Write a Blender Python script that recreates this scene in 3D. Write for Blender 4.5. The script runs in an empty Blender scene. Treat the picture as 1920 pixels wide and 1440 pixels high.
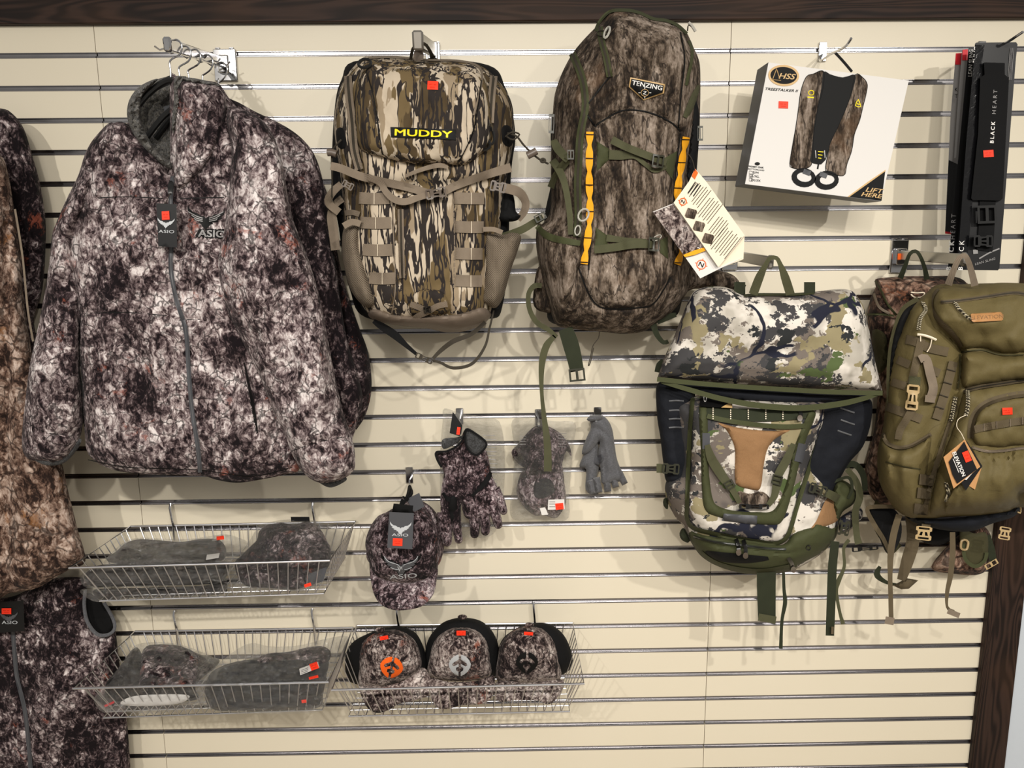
import bpy, math
import numpy as np
from mathutils import Vector, Matrix
from mathutils.geometry import delaunay_2d_cdt
PI=math.pi
# ------------------------------------------------------------------ camera
FPX=1442.0; CD=2.0068; GZ=2.15; CZ=GZ-0.46828; PITCH=0.0762
def _rot(yaw,pitch,roll):
    cy,sy=math.cos(yaw),math.sin(yaw); cp,sp=math.cos(pitch),math.sin(pitch)
    fw=np.array([sy*cp,cy*cp,-sp]); r=np.array([cy,-sy,0.]); u=np.cross(r,fw)
    a,b=math.cos(roll),math.sin(roll)
    return a*r+b*u, -b*r+a*u, fw
CR,CU,CF=_rot(0.01182177,0.17782826,-0.00969172)
sc=bpy.context.scene
cam=bpy.data.objects.new('camera',bpy.data.cameras.new('camera'))
sc.collection.objects.link(cam); sc.camera=cam
m=Matrix.Identity(4)
for i in range(3):
    m[i][0]=CR[i]; m[i][1]=CU[i]; m[i][2]=-CF[i]
m[0][3]=0; m[1][3]=-CD; m[2][3]=CZ
cam.matrix_world=m
cam.data.sensor_width=36; cam.data.lens=FPX/1920*36
cam.data.clip_start=0.05
# ------------------------------------------------------------------ world, lamps, exposure
sc.view_settings.view_transform='Standard'; sc.view_settings.look='None'
sc.view_settings.gamma=1; sc.view_settings.use_curve_mapping=False
sc.view_settings.exposure=0.0
w=bpy.data.worlds.new('world'); sc.world=w; w.use_nodes=True
w.node_tree.nodes['Background'].inputs[0].default_value=(1.0,0.95,0.88,1)
w.node_tree.nodes['Background'].inputs[1].default_value=0.29
def lamp(name,loc,power,size,tgt,col=(1,0.90,0.77),spot=None):
    if spot:
        d=bpy.data.lights.new(name,'SPOT'); d.spot_size=spot; d.spot_blend=1.0; d.shadow_soft_size=size
    else:
        d=bpy.data.lights.new(name,'AREA'); d.shape='DISK'; d.size=size
    d.energy=power; d.color=col
    o=bpy.data.objects.new(name,d); sc.collection.objects.link(o)
    o.location=loc
    o.rotation_euler=(Vector(tgt)-Vector(loc)).to_track_quat('-Z','Y').to_euler()
    return o
for _x,_e in ((-1.3,140),(-0.15,112),(0.85,136),(2.0,180)):
    lamp('ceiling_spotlight',(_x,-2.95,2.80),_e,0.035,(_x*.8,0,0.15),col=(1,0.95,0.875),spot=1.62)
lamp('soft_fill_light',(0.2,-3.6,2.9),44,1.4,(0.1,0,0.6),col=(1,0.95,0.88))  # added soft overhead fill, stands for no known fixture
# ------------------------------------------------------------------ projection + numeric helpers
def rays(p):
    p=np.asarray(p,float).reshape(-1,2)
    return CF[None]+CR[None]*((p[:,:1]-960)/FPX)+CU[None]*((720-p[:,1:2])/FPX)
def P(p,d):
    r=rays(p); t=(CD-np.asarray(d,float).reshape(-1))/r[:,1]
    o=r*t[:,None]; o[:,1]-=CD; o[:,2]+=CZ
    return o
def P1(x,y,d): return P([(x,y)],[d])[0]
def _h(ix,iy,s):
    n=(ix.astype(np.int64)*374761393+iy.astype(np.int64)*668265263+s*1442695)&0x7fffffff
    n=((n^(n>>13))*1274126177)&0x7fffffff
    return ((n^(n>>16))&0xffff)/65535.0
def vn(x,y,s=0):
    ix=np.floor(x);iy=np.floor(y);fx=x-ix;fy=y-iy
    fx=fx*fx*(3-2*fx);fy=fy*fy*(3-2*fy)
    a=_h(ix,iy,s);b=_h(ix+1,iy,s);c=_h(ix,iy+1,s);d=_h(ix+1,iy+1,s)
    return (a+(b-a)*fx)*(1-fy)+(c+(d-c)*fx)*fy-.5
def fbm(x,y,s=0,o=3):
    r=0;a=1.
    for i in range(o):
        r=r+a*vn(x*2**i,y*2**i,s+i*17); a*=.5
    return r
def cr(pts,closed=True,step=6.):
    """Catmull-Rom through the points, resampled; a doubled point is a corner"""
    p=[np.array(q,float) for q in pts]; n=len(p); out=[]
    rng=range(n) if closed else range(n-1)
    for i in rng:
        g=(lambda k:p[k%n]) if closed else (lambda k:p[min(max(k,0),n-1)])
        a,b,c,d=g(i-1),g(i),g(i+1),g(i+2)
        L=np.linalg.norm((c-b)[:2])
        if L<1e-6: continue
        k=max(1,int(round(L/step)))
        for j in range(k):
            t=j/k
            out.append(.5*((2*b)+(c-a)*t+(2*a-5*b+4*c-d)*t*t+(3*b-a-3*c+d)*t**3))
    if not closed: out.append(p[-1])
    return np.array(out)
def lin(pts,closed=True,step=6.):
    p=[np.array(q,float) for q in pts]; n=len(p); out=[]
    for i in (range(n) if closed else range(n-1)):
        b,c=p[i],p[(i+1)%n]; L=np.linalg.norm((c-b)[:2])
        if L<1e-6: continue
        k=max(1,int(round(L/step)))
        out+=[b+(c-b)*j/k for j in range(k)]
    if not closed: out.append(p[-1])
    return np.array(out)
def segdist(q,line,closed):
    a=line if closed else line[:-1]
    b=np.roll(line,-1,0) if closed else line[1:]
    best=np.full(len(q),1e9)
    for s in range(0,len(a),64):
        A=a[None,s:s+64];B=b[None,s:s+64];Q=q[:,None]
        ab=B-A; t=np.clip(((Q-A)*ab).sum(2)/np.maximum((ab**2).sum(2),1e-9),0,1)
        d=np.sqrt((((A+ab*t[...,None])-Q)**2).sum(2)).min(1)
        best=np.minimum(best,d)
    return best
def inside(q,poly):
    x,y=q[:,0],q[:,1]; c=np.zeros(len(q),bool); n=len(poly)
    for i in range(n):
        x1,y1=poly[i];x2,y2=poly[(i+1)%n]
        if y1==y2: continue
        m=((y1>y)!=(y2>y))&(x<(x2-x1)*(y-y1)/(y2-y1)+x1)
        c^=m
    return c
class Surf:
    def __init__(s,poly,base,H,R,fold,creases,bumps):
        s.poly,s.base,s.H,s.R,s.fold,s.cre,s.bumps=poly,base,H,R,fold,creases,bumps; s.t=0.
    def b(s,q): return s.base(q) if callable(s.base) else np.full(len(q),float(s.base))
    def prof(s,q):
        if s.R<=0: return np.ones(len(q))
        d=segdist(q,s.poly,True)*inside(q,s.poly); t=np.clip(d/s.R,0,1)
        return np.sqrt(np.maximum(0,1-(1-t)**2))
    def front(s,q):
        q=np.asarray(q,float).reshape(-1,2); pr=s.prof(q); h=s.b(q)+s.H*pr
        if s.fold:
            for (amp,sx,sy,sd) in s.fold:
                h=h+amp*fbm(q[:,0]/sx,q[:,1]/sy,sd)*np.minimum(1,pr*1.4)
        for (pts,wd,dep) in s.cre:
            h=h-dep*np.exp(-(segdist(q,cr(pts,False,8.),False)/wd)**2)*np.minimum(1,pr*1.5)
        for (cx,cy,rx,ry,a) in s.bumps:
            h=h+a*np.exp(-((q[:,0]-cx)/rx)**2-((q[:,1]-cy)/ry)**2)
        return h
    def __call__(s,q): return s.front(q)+s.t
def g_sheet(outer,base,H=0.,R=20.,t=.0015,step=6.,fold=None,creases=(),bumps=(),sm=True,holes=(),back=0.,hsm=False):
    poly=(cr if sm else lin)(outer,True,step)[:,:2]
    hl=[(cr if hsm else lin)(h,True,step)[:,:2] for h in holes]
    S=Surf(poly,base,H,R,fold,creases,bumps); S.t=t
    lo,hi=poly.min(0),poly.max(0)
    gx=np.arange(lo[0],hi[0],step); gy=np.arange(lo[1],hi[1],step*.87)
    X,Y=np.meshgrid(gx,gy); X=X+(np.arange(len(gy))%2)[:,None]*step*.5
    q=np.stack([X.ravel(),Y.ravel()],1)
    if len(q):
        k=inside(q,poly)
        for h in hl: k&=~inside(q,h)
        q=q[k]
        for L in [poly]+hl:
            if len(q): q=q[segdist(q,L,True)>step*.45]
    vs=[poly]; es=[]; off=0
    for L in [poly]+hl:
        n=len(L); es+=[(off+i,off+(i+1)%n) for i in range(n)]; off+=n
        if L is not poly: vs.append(L)
    allv=np.concatenate(vs+[q]) if len(q) else np.concatenate(vs)
    r=delaunay_2d_cdt([Vector((float(a),float(b))) for a,b in allv],es,[],0,1e-4)
    v=np.array([(a[0],a[1]) for a in r[0]]); f=np.array([x for x in r[2] if len(x)==3])
    c=v[f].mean(1); k=inside(c,poly)
    for h in hl: k&=~inside(c,h)
    f=f[k]
    u,inv=np.unique(f,return_inverse=True); v=v[u]; f=inv.reshape(-1,3)
    a=v[f]; cz=(a[:,1,0]-a[:,0,0])*(a[:,2,1]-a[:,0,1])-(a[:,1,1]-a[:,0,1])*(a[:,2,0]-a[:,0,0])
    f[cz>0]=f[cz>0][:,::-1]       # ccw seen by a viewer (pixel y runs down)
    fd=S.front(v)+t; bd=S.b(v)-t-back*S.prof(v)
    n=len(v); V=np.concatenate([P(v,fd),P(v,bd)])
    ed={}
    for t3 in f:
        for i in range(3):
            e=(int(t3[i]),int(t3[(i+1)%3])); ed[e]=1
    side=[(e[1],e[0],e[0]+n,e[1]+n) for e in ed if (e[1],e[0]) not in ed]
    F=[tuple(map(int,x)) for x in f]+[tuple(int(i)+n for i in x[::-1]) for x in f]+side
    return V,F,S
def g_rib(path,wd,base=None,lift=.003,th=.0012,step=5.,sm=True,wav=None):
    """flat strap. path points (x,y) over a surface or (x,y,d) with their own distance from the wall; wd one width or one per point (pixels)"""
    k=len(path); w=[wd]*k if np.isscalar(wd) else list(wd)
    own=len(path[0])==3
    pts=[tuple(p)+(() if own else (0,))+(w[i],) for i,p in enumerate(path)]
    c=(cr if sm else lin)(pts,False,step)
    d=np.gradient(c[:,:2],axis=0); d/=np.maximum(np.linalg.norm(d,axis=1),1e-9)[:,None]
    nr=np.stack([-d[:,1],d[:,0]],1)
    V=[];n=len(c)
    cols=[-.5,0,.5]
    for s in cols:
        q=c[:,:2]+nr*c[:,3:4]*s
        dep=(base(q) if callable(base) else (np.full(n,float(base)) if base is not None else 0)) + (c[:,2] if own else 0)
        V.append(P(q,dep+lift))
    for s in cols[::-1]:
        q=c[:,:2]+nr*c[:,3:4]*s
        dep=(base(q) if callable(base) else (np.full(n,float(base)) if base is not None else 0)) + (c[:,2] if own else 0)
        V.append(P(q,dep+lift-th))
    V=np.concatenate(V); F=[]
    for a in range(6):
        b=(a+1)%6
        for i in range(n-1): F.append((a*n+i,a*n+i+1,b*n+i+1,b*n+i))
    F.append(tuple(a*n for a in range(6))); F.append(tuple(a*n+n-1 for a in range(5,-1,-1)))
    return V,F
def g_tubew(pts,r,closed=False,seg=6):
    p=np.array(pts,float); n=len(p)
    t=(np.roll(p,-1,0)-np.roll(p,1,0)) if closed else np.gradient(p,axis=0)
    t/=np.maximum(np.linalg.norm(t,axis=1),1e-12)[:,None]
    a=np.array([0,0,1.]) if abs(t[0][2])<.9 else np.array([1.,0,0])
    u=np.cross(t[0],a); u/=np.linalg.norm(u); V=[]
    rr=[r]*n if np.isscalar(r) else r
    for i in range(n):
        u=u-t[i]*np.dot(u,t[i]); u/=max(np.linalg.norm(u),1e-12); b=np.cross(t[i],u)
        for k in range(seg):
            an=2*PI*k/seg; V.append(p[i]+rr[i]*(math.cos(an)*u+math.sin(an)*b))
    F=[]
    for i in range(n if closed else n-1):
        j=(i+1)%n
        for k in range(seg): F.append((i*seg+k,i*seg+(k+1)%seg,j*seg+(k+1)%seg,j*seg+k))
    if not closed: F+=[tuple(range(seg))[::-1],tuple((n-1)*seg+k for k in range(seg))]
    return np.array(V),F
def g_tube(path,r,closed=False,seg=6,base=None,lift=0.,step=4.,sm=True):
    pts=[tuple(p) if len(p)==3 else tuple(p)+(0,) for p in path]
    c=(cr if sm else lin)(pts,closed,step)
    d=c[:,2]+(base(c[:,:2]) if callable(base) else (base or 0))+lift
    return g_tubew(P(c[:,:2],d),r,closed,seg)
def g_boxw(c,s,bev=.001,rot=None):
    """chamfered box, c centre, s full size (world metres)"""
    h=np.array(s)/2; b=min(bev,h.min()*.9); V=[]
    for ax in range(3):
        for sx in (-1,1):
            for sy in (-1,1):
                for sz in (-1,1):
                    v=np.array([sx,sy,sz])*h; o=np.array([sx,sy,sz])*(-b)
                    o[ax]=0; V.append(v+o)
    V=np.array(V)
    import bmesh
    bm=bmesh.new()
    for v in V: bm.verts.new(v)
    bmesh.ops.convex_hull(bm,input=bm.verts[:]); bm.verts.index_update()
    V=np.array([v.co[:] for v in bm.verts]); F=[tuple(v.index for v in f.verts) for f in bm.faces]; bm.free()
    if rot is not None: V=V@np.array(rot).T
    return V+np.array(c),F
def g_prism(profile,x0,x1):
    """profile [(y,z)..] closed, swept along x"""
    n=len(profile); V=[(x0,y,z) for y,z in profile]+[(x1,y,z) for y,z in profile]
    F=[(i,(i+1)%n,(i+1)%n+n,i+n) for i in range(n)]+[tuple(range(n))[::-1],tuple(range(n,2*n))]
    return np.array(V,float),F
_tc={}
def g_text(s,cx,cy,h,ang=0,base=0.,lift=.0006,sx=1.,bold=0.,shear=0.,space=1.,th=0.):
    b0=bold; bold=0.; key=(s,bold,shear,space)
    if key not in _tc:
        c=bpy.data.curves.new('t','FONT'); c.body=s; c.offset=bold; c.shear=shear; c.space_character=space; c.resolution_u=3
        o=bpy.data.objects.new('t',c); sc.collection.objects.link(o)
        dg=bpy.context.evaluated_depsgraph_get(); me=bpy.data.meshes.new_from_object(o.evaluated_get(dg))
        V=np.array([v.co[:] for v in me.vertices]); F=[tuple(p.vertices) for p in me.polygons]
        bpy.data.objects.remove(o); bpy.data.meshes.remove(me); bpy.data.curves.remove(c)
        _tc[key]=(V,F)
    V,F=_tc[key]; x=V[:,0]-(V[:,0].min()+V[:,0].max())/2; y=V[:,1]-(V[:,1].min()+V[:,1].max())/2
    hh=V[:,1].max()-V[:,1].min(); x=x/hh*h*sx; y=y/hh*h; a=math.radians(ang)
    q=np.stack([cx+x*math.cos(a)+y*math.sin(a)*1, cy+x*math.sin(a)-y*math.cos(a)],1)
    d=(base(q) if callable(base) else np.full(len(q),float(base)))+lift
    if b0>0:
        k=b0*h*.9; n=len(q); dx=np.array([math.cos(a),math.sin(a)])*k; dy=np.array([-math.sin(a),math.cos(a)])*k*.6
        qs=[q-dx-dy,q+dx-dy,q-dx+dy,q+dx+dy,q]
        return np.concatenate([P(z,d+.00003*i) for i,z in enumerate(qs)]),[tuple(i+n*j for i in f) for j in range(5) for f in F]
    return P(q,d),[f for f in F]
def xf(pts,cx,cy,s,ang=0,sy=None):
    a=math.radians(ang); sy=s if sy is None else sy
    return [(cx+x*s*math.cos(a)-y*sy*math.sin(a), cy+x*s*math.sin(a)+y*sy*math.cos(a)) for x,y in pts]
def ell(cx,cy,rx,ry,n=20,ang=0): return xf([(math.cos(2*PI*i/n)*rx,math.sin(2*PI*i/n)*ry) for i in range(n)],cx,cy,1,ang)
def rq(cx,cy,w,h,ang=0): return xf([(-w/2,-h/2),(w/2,-h/2),(w/2,h/2),(-w/2,h/2)],cx,cy,1,ang)
def sausage(path,wd,n=6):
    """outline of a finger: path centre line (px), widths"""
    c=cr([tuple(p)+(w,) for p,w in zip(path,wd)],False,6.)
    d=np.gradient(c[:,:2],axis=0); d/=np.linalg.norm(d,axis=1)[:,None]; nr=np.stack([-d[:,1],d[:,0]],1)
    L=[c[i,:2]+nr[i]*c[i,2]/2 for i in range(len(c))]; Rr=[c[i,:2]-nr[i]*c[i,2]/2 for i in range(len(c)-1,-1,-1)]
    e=[];a0=math.atan2(nr[-1][1],nr[-1][0])
    for k in range(1,n): 
        a=a0-PI*k/n; e.append(c[-1,:2]+np.array([math.cos(a),math.sin(a)])*c[-1,2]/2)
    return [tuple(x) for x in L+e+Rr]
# ------------------------------------------------------------------ object helpers
COL=sc.collection
def emit(name,par,mt,*geos,label=None,kind=None,ang=40,smooth=True):
    V=[];F=[];o=0
    for g in geos:
        V.append(np.asarray(g[0])); F+=[tuple(i+o for i in f) for f in g[1]]; o+=len(g[0])
    me=bpy.data.meshes.new(name); me.from_pydata(np.concatenate(V).tolist(),[],F); me.materials.append(mt)
    if smooth:
        me.polygons.foreach_set('use_smooth',[True]*len(me.polygons)); me.set_sharp_from_angle(angle=math.radians(ang))
    ob=bpy.data.objects.new(name,me); COL.objects.link(ob)
    if par is not None:
        ob.parent=par
        ob.matrix_parent_inverse=Matrix.Translation(-par.location if par.parent is None else Vector((0,0,0)))
    if label: ob['label']=label
    if kind: ob['kind']=kind
    return ob
def thing(name,label,cat,loc,group=None):
    o=bpy.data.objects.new(name,None); COL.objects.link(o); o.location=Vector(loc); o.empty_display_size=.05
    o['label']=label; o['category']=cat
    if group: o['group']=group
    return o
def sheet(name,par,mt,outer,base,label=None,ang=50,**k):
    g=g_sheet(outer,base,**k); ob=emit(name,par,mt,g,label=label,ang=ang)
    g[2].ob=ob; return g[2]
def rib(name,par,mt,path,wd,base=None,label=None,**k): return emit(name,par,mt,g_rib(path,wd,base,**k),label=label)
def tube(name,par,mt,path,r,label=None,**k): return emit(name,par,mt,g_tube(path,r,**k),label=label)
# ------------------------------------------------------------------ materials
def lc(h,a=1):
    h=h.lstrip('#'); o=[]
    for i in (0,2,4):
        c=int(h[i:i+2],16)/255; o.append(c/12.92 if c<=.04045 else ((c+.055)/1.055)**2.4)
    return (*o,a)
class NB:
    def __init__(s,name):
        s.m=bpy.data.materials.new(name); s.m.use_nodes=True; s.t=s.m.node_tree; s.n=s.t.nodes; s.l=s.t.links
        s.p=s.n['Principled BSDF']; s.co=s.n.new('ShaderNodeTexCoord').outputs['Object']
    def set(s,sock,v):
        if hasattr(v,'default_value') or hasattr(v,'links'): s.l.new(v,sock)
        else: sock.default_value=v
    def map(s,v,scale=(1,1,1),loc=(0,0,0),rot=(0,0,0)):
        n=s.n.new('ShaderNodeMapping'); s.set(n.inputs[0],v); n.inputs['Scale'].default_value=scale; n.inputs['Location'].default_value=loc; n.inputs['Rotation'].default_value=rot
        return n.outputs[0]
    def noise(s,v,sc_,det=2,ro=.5,dist=0.,typ='FBM',col=False):
        n=s.n.new('ShaderNodeTexNoise'); n.noise_type=typ; s.set(n.inputs['Vector'],v); n.inputs['Scale'].default_value=sc_
        n.inputs['Detail'].default_value=det; n.inputs['Roughness'].default_value=ro; n.inputs['Distortion'].default_value=dist
        return n.outputs['Color' if col else 'Fac']
    def vor(s,v,sc_,feat='DISTANCE_TO_EDGE',rnd=1.):
        n=s.n.new('ShaderNodeTexVoronoi'); n.feature=feat; s.set(n.inputs['Vector'],v); n.inputs['Scale'].default_value=sc_; n.inputs['Randomness'].default_value=rnd
        return n.outputs['Distance']
    def wave(s,v,sc_,dist=0,axis='Z',det=0):
        n=s.n.new('ShaderNodeTexWave'); n.bands_direction=axis; s.set(n.inputs['Vector'],v); n.inputs['Scale'].default_value=sc_; n.inputs['Distortion'].default_value=dist; n.inputs['Detail'].default_value=det
        return n.outputs['Fac']
    def M(s,op,a,b=0.,c=0.):
        n=s.n.new('ShaderNodeMath'); n.operation=op; s.set(n.inputs[0],a); s.set(n.inputs[1],b); s.set(n.inputs[2],c); return n.outputs[0]
    def warp(s,v,amt,sc_,det=2):
        c=s.noise(v,sc_,det,.5,col=True)
        a=s.n.new('ShaderNodeVectorMath'); a.operation='SUBTRACT'; s.l.new(c,a.inputs[0]); a.inputs[1].default_value=(.5,.5,.5)
        b=s.n.new('ShaderNodeVectorMath'); b.operation='SCALE'; s.l.new(a.outputs[0],b.inputs[0]); b.inputs['Scale'].default_value=amt
        d=s.n.new('ShaderNodeVectorMath'); d.operation='ADD'; s.set(d.inputs[0],v); s.l.new(b.outputs[0],d.inputs[1]); return d.outputs[0]
    def ramp(s,f,stops,interp='LINEAR'):
        n=s.n.new('ShaderNodeValToRGB'); s.l.new(f,n.inputs[0]); r=n.color_ramp; r.interpolation=interp
        while len(r.elements)>1: r.elements.remove(r.elements[-1])
        r.elements[0].position=stops[0][0]; r.elements[0].color=stops[0][1] if not isinstance(stops[0][1],str) else lc(stops[0][1])
        for p,c in stops[1:]:
            e=r.elements.new(p); e.color=lc(c) if isinstance(c,str) else c
        return n.outputs[0]
    def step(s,f,a,b):
        n=s.n.new('ShaderNodeMapRange'); n.interpolation_type='SMOOTHSTEP'; s.l.new(f,n.inputs[0]); n.inputs[1].default_value=a; n.inputs[2].default_value=b; return n.outputs[0]
    def mix(s,f,a,b,bl='MIX'):
        n=s.n.new('ShaderNodeMix'); n.data_type='RGBA'; n.blend_type=bl; s.set(n.inputs[0],f)
        s.set(n.inputs[6],lc(a) if isinstance(a,str) else a); s.set(n.inputs[7],lc(b) if isinstance(b,str) else b); return n.outputs[2]
    def bump(s,h,st=.3,dist=.002):
        n=s.n.new('ShaderNodeBump'); s.l.new(h,n.inputs['Height']); n.inputs['Strength'].default_value=st; n.inputs['Distance'].default_value=dist; s.l.new(n.outputs[0],s.p.inputs['Normal'])
    def out(s,col,rough=.85,metal=0.,spec=.3,sheen=0.):
        s.set(s.p.inputs['Base Color'],lc(col) if isinstance(col,str) else col); s.set(s.p.inputs['Roughness'],rough); s.p.inputs['Metallic'].default_value=metal
        s.p.inputs['Specular IOR Level'].default_value=spec; s.p.inputs['Sheen Weight'].default_value=sheen
        return s.m
def plain(name,col,rough=.7,metal=0.,spec=.4,var=.0,bs=0.,bsc=400):
    b=NB(name)
    c=lc(col)
    if var:
        n=b.noise(b.co,60,4,.6); k=b.M('MULTIPLY_ADD',n,var*2,1-var)
        c=b.mix(1.,c,k,'MULTIPLY')
    if bs: b.bump(b.noise(b.co,bsc,2,.5),bs,.001)
    return b.out(c,rough,metal,spec)
def web(name,col,axis=(1,1,1)):
    """woven webbing: fine ribs"""
    b=NB(name); n=b.wave(b.co,260,.3,'DIAGONAL'); v=b.noise(b.co,35,3,.6)
    k=b.M('MULTIPLY_ADD',v,.5,.75); k=b.M('MULTIPLY',k,b.M('MULTIPLY_ADD',n,.25,.85))
    b.bump(n,.4,.0006); return b.out(b.mix(1.,lc(col),k,'MULTIPLY'),.8,0,.25)
def bark_camo(name,off=(0,0,0),dark='#150f12',mid1='#382c2e',mid2='#665859',lt='#9a8c8b',hi='#dcd3d1',rust='#8c4a38',bias=0.,fine=1.,st=(1,1,1),brown='#5a3a34'):
    b=NB(name); v=b.map(b.co,st,off)
    wv=b.warp(v,.07,9,3)
    big=b.noise(wv,8,3,.55)
    midn=b.noise(wv,27*fine,5,.66,.5)
    w2=b.warp(v,.035,38,2)
    s1=b.noise(b.map(w2,(1,1,.42),(0,0,0),(0,.5,0)),95*fine,4,.7,.4)
    s2=b.noise(b.map(w2,(1,1,.42),(5,5,5),(0,-.7,0)),95*fine,4,.7,.4)
    sel=b.step(b.noise(v,16*fine,2,.5),.47,.53)
    stn=b.M('ADD',b.M('MULTIPLY',s1,sel),b.M('MULTIPLY',s2,b.M('SUBTRACT',1.,sel)))
    val=b.M('ADD',b.M('MULTIPLY',big,.40),b.M('MULTIPLY',midn,.52)); val=b.M('ADD',val,b.M('MULTIPLY',stn,.60)); val=b.M('ADD',val,-.268+bias)
    c=b.ramp(val,[(.40,dark),(.45,mid1),(.495,mid2),(.545,lt),(.63,hi)])
    br=b.step(b.noise(b.map(v,(1,1,1),(8,1,3)),17,3,.6,.6),.47,.62)
    c=b.mix(b.M('MULTIPLY',br,.42),c,b.mix(1.,c,b.mix(.45,brown,'#ffffff'),'MULTIPLY'))
    ed=b.vor(b.warp(v,.018,70*fine,2),42*fine)
    lm=b.M('MULTIPLY',b.M('SUBTRACT',1.,b.step(ed,.02,.10)),b.step(midn,.42,.55))
    c=b.mix(b.M('MULTIPLY',lm,.8),c,dark)
    r=b.step(b.noise(b.map(v,(1,1,1),(3,5,7)),9,6,.72,.4),.585,.66); r=b.M('MULTIPLY',r,b.step(stn,.40,.52))
    c=b.mix(b.M('MULTIPLY',r,.7),c,rust)
    h=b.M('ADD',b.noise(b.map(v,(1,1,.6)),12,3,.5,.5),b.M('MULTIPLY',stn,.10))
    b.bump(h,.75,.016); return b.out(c,.92,0,.15,.03)
MT={}
MT['asio']=bark_camo('purple_brown_bark_camo',bias=.008)
MT['asio2']=bark_camo('purple_brown_bark_camo_rear_shade',off=(2.3,.4,1.1),bias=-.03)  # front fabric darkened to paint in the rear jacket's shade; vest shares it
MT['asio3']=bark_camo('purple_brown_bark_camo_dark_and_shade',off=(5.3,.4,4.1),bias=-.045)  # darker again for the hindmost jacket's shade; other dark garments share it
MT['asiof']=bark_camo('purple_brown_bark_camo_fine',off=(1.3,3.4,1.1),fine=1.5,bias=-.02,mid2='#6a585c',lt='#958689',hi='#cbbfbf')
MT['tan']=bark_camo('tan_brown_bark_camo',off=(4,2,1),dark='#261b17',mid1='#4b382f',mid2='#765e51',lt='#a08a7c',hi='#cdb9ac',rust='#86592f',fine=.7,bias=.0)
MT['realtree']=bark_camo('brown_leaf_camo',off=(7,2,1),dark='#1b130f',mid1='#45332a',mid2='#6c5245',lt='#8e7362',hi='#b7a08f',rust='#7d4c34',fine=.5,bias=-.02)
MT['capcamo']=bark_camo('brown_bark_camo_cap',off=(1,8,2),dark='#191213',mid1='#463a38',mid2='#7a6c68',lt='#a79a94',hi='#cfc5bf',rust='#8a4b36',fine=1.3,bias=-.012)
def bottomland():
    b=NB('tree_bark_camo_tan_olive'); v=b.map(b.co,(1,1,.2)); w=b.warp(v,.016,62,2)
    c=lc('#b9ab97')
    c=b.mix(b.step(b.noise(b.map(w,(1,1,1),(9,1,3)),26,2,.5),.53,.545),c,'#8f7f69')
    c=b.mix(b.step(b.noise(w,21,2,.45),.535,.545),c,'#67573c')
    c=b.mix(b.step(b.noise(b.map(w,(1,1,1),(3,3,3)),24,2,.5),.60,.61),c,'#4b3e2b')
    n=b.noise(b.map(w,(1.5,1,.8),(1,7,2)),17,2.5,.6,.3)
    ln=b.M('SUBTRACT',1.,b.step(b.M('ABSOLUTE',b.M('SUBTRACT',n,.5)),.020,.028))
    n2=b.noise(b.map(w,(1.5,1,.9),(5,7,9)),24,2.5,.6,.3)
    ln2=b.M('SUBTRACT',1.,b.step(b.M('ABSOLUTE',b.M('SUBTRACT',n2,.52)),.018,.026))
    blk=b.step(n,.655,.67)
    l=b.M('MAXIMUM',b.M('MAXIMUM',ln,ln2),blk)
    c=b.mix(l,c,'#2b2624')
    b.bump(b.noise(b.co,22,3,.5,.3),.35,.008); return b.out(c,.88,0,.2)
MT['bottom']=bottomland()
def darkbark():
    b=NB('dark_brown_tree_bark_camo'); v=b.map(b.co,(1,1,.24)); w=b.warp(v,.012,60,3)
    n=b.noise(w,46,6,.68,.3); big=b.noise(b.co,7,3,.6); f=b.noise(b.map(b.co,(1,1,.6)),190,3,.6)
    val=b.M('ADD',b.M('MULTIPLY',n,.85),b.M('MULTIPLY',big,.35)); val=b.M('ADD',val,b.M('MULTIPLY',f,.25)); val=b.M('SUBTRACT',val,.225)
    c=b.ramp(val,[(.33,'#14100e'),(.43,'#30271f'),(.50,'#54483d'),(.56,'#73665a'),(.64,'#8e8074'),(.72,'#b1a496')])
    ed=b.noise(b.map(w,(1.3,1,.9),(3,1,4)),30,3,.55)
    c=b.mix(b.M('MULTIPLY',b.M('SUBTRACT',1.,b.step(b.M('ABSOLUTE',b.M('SUBTRACT',ed,.5)),.006,.022)),.8),c,'#1a1411')
    c=b.mix(b.M('MULTIPLY',b.step(b.noise(b.map(b.co,(1,1,1),(2,2,2)),9,3,.6),.60,.70),.22),c,'#86684f')
    b.bump(b.noise(b.co,18,3,.5,.5),.45,.012); return b.out(c,.88,0,.2)
MT['dark']=darkbark()
def snow():
    b=NB('white_grey_green_cloud_camo'); w=b.warp(b.co,.02,55,3)
    c=b.ramp(b.noise(b.co,13,3,.6),[(.4,'#aba59a'),(.55,'#d6cfc5')])
    def patch(off,scl,th,col,c,det=6,ro=.68):
        n=b.noise(b.map(w,(1,1,1.25),off),scl,det,ro); return b.mix(b.step(n,th,th+.012),c,col)
    c=patch((1,1,1),8.5,.512,'#6c635c',c)
    c=patch((4,1,1),8,.520,'#3e3d3e',c)
    c=patch((2,6,1),11,.60,'#8c8264',c,3,.5)
    c=patch((8,3,2),11,.62,'#4f5c38',c,4,.55)
    c=patch((3,3,9),14,.635,'#2b2d2e',c,4,.6)
    cr_=b.vor(b.warp(b.co,.06,12,2),6.3)
    m=b.M('MULTIPLY',b.M('SUBTRACT',1.,b.step(cr_,.022,.034)),b.step(b.noise(b.map(b.co,(1,1,1),(6,6,6)),5,1,.5),.50,.52))
    c=b.mix(m,c,'#20222f')
    b.bump(b.noise(b.co,16,3,.5,.4),.3,.01); return b.out(c,.85,0,.2)
MT['snow']=snow()
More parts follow.
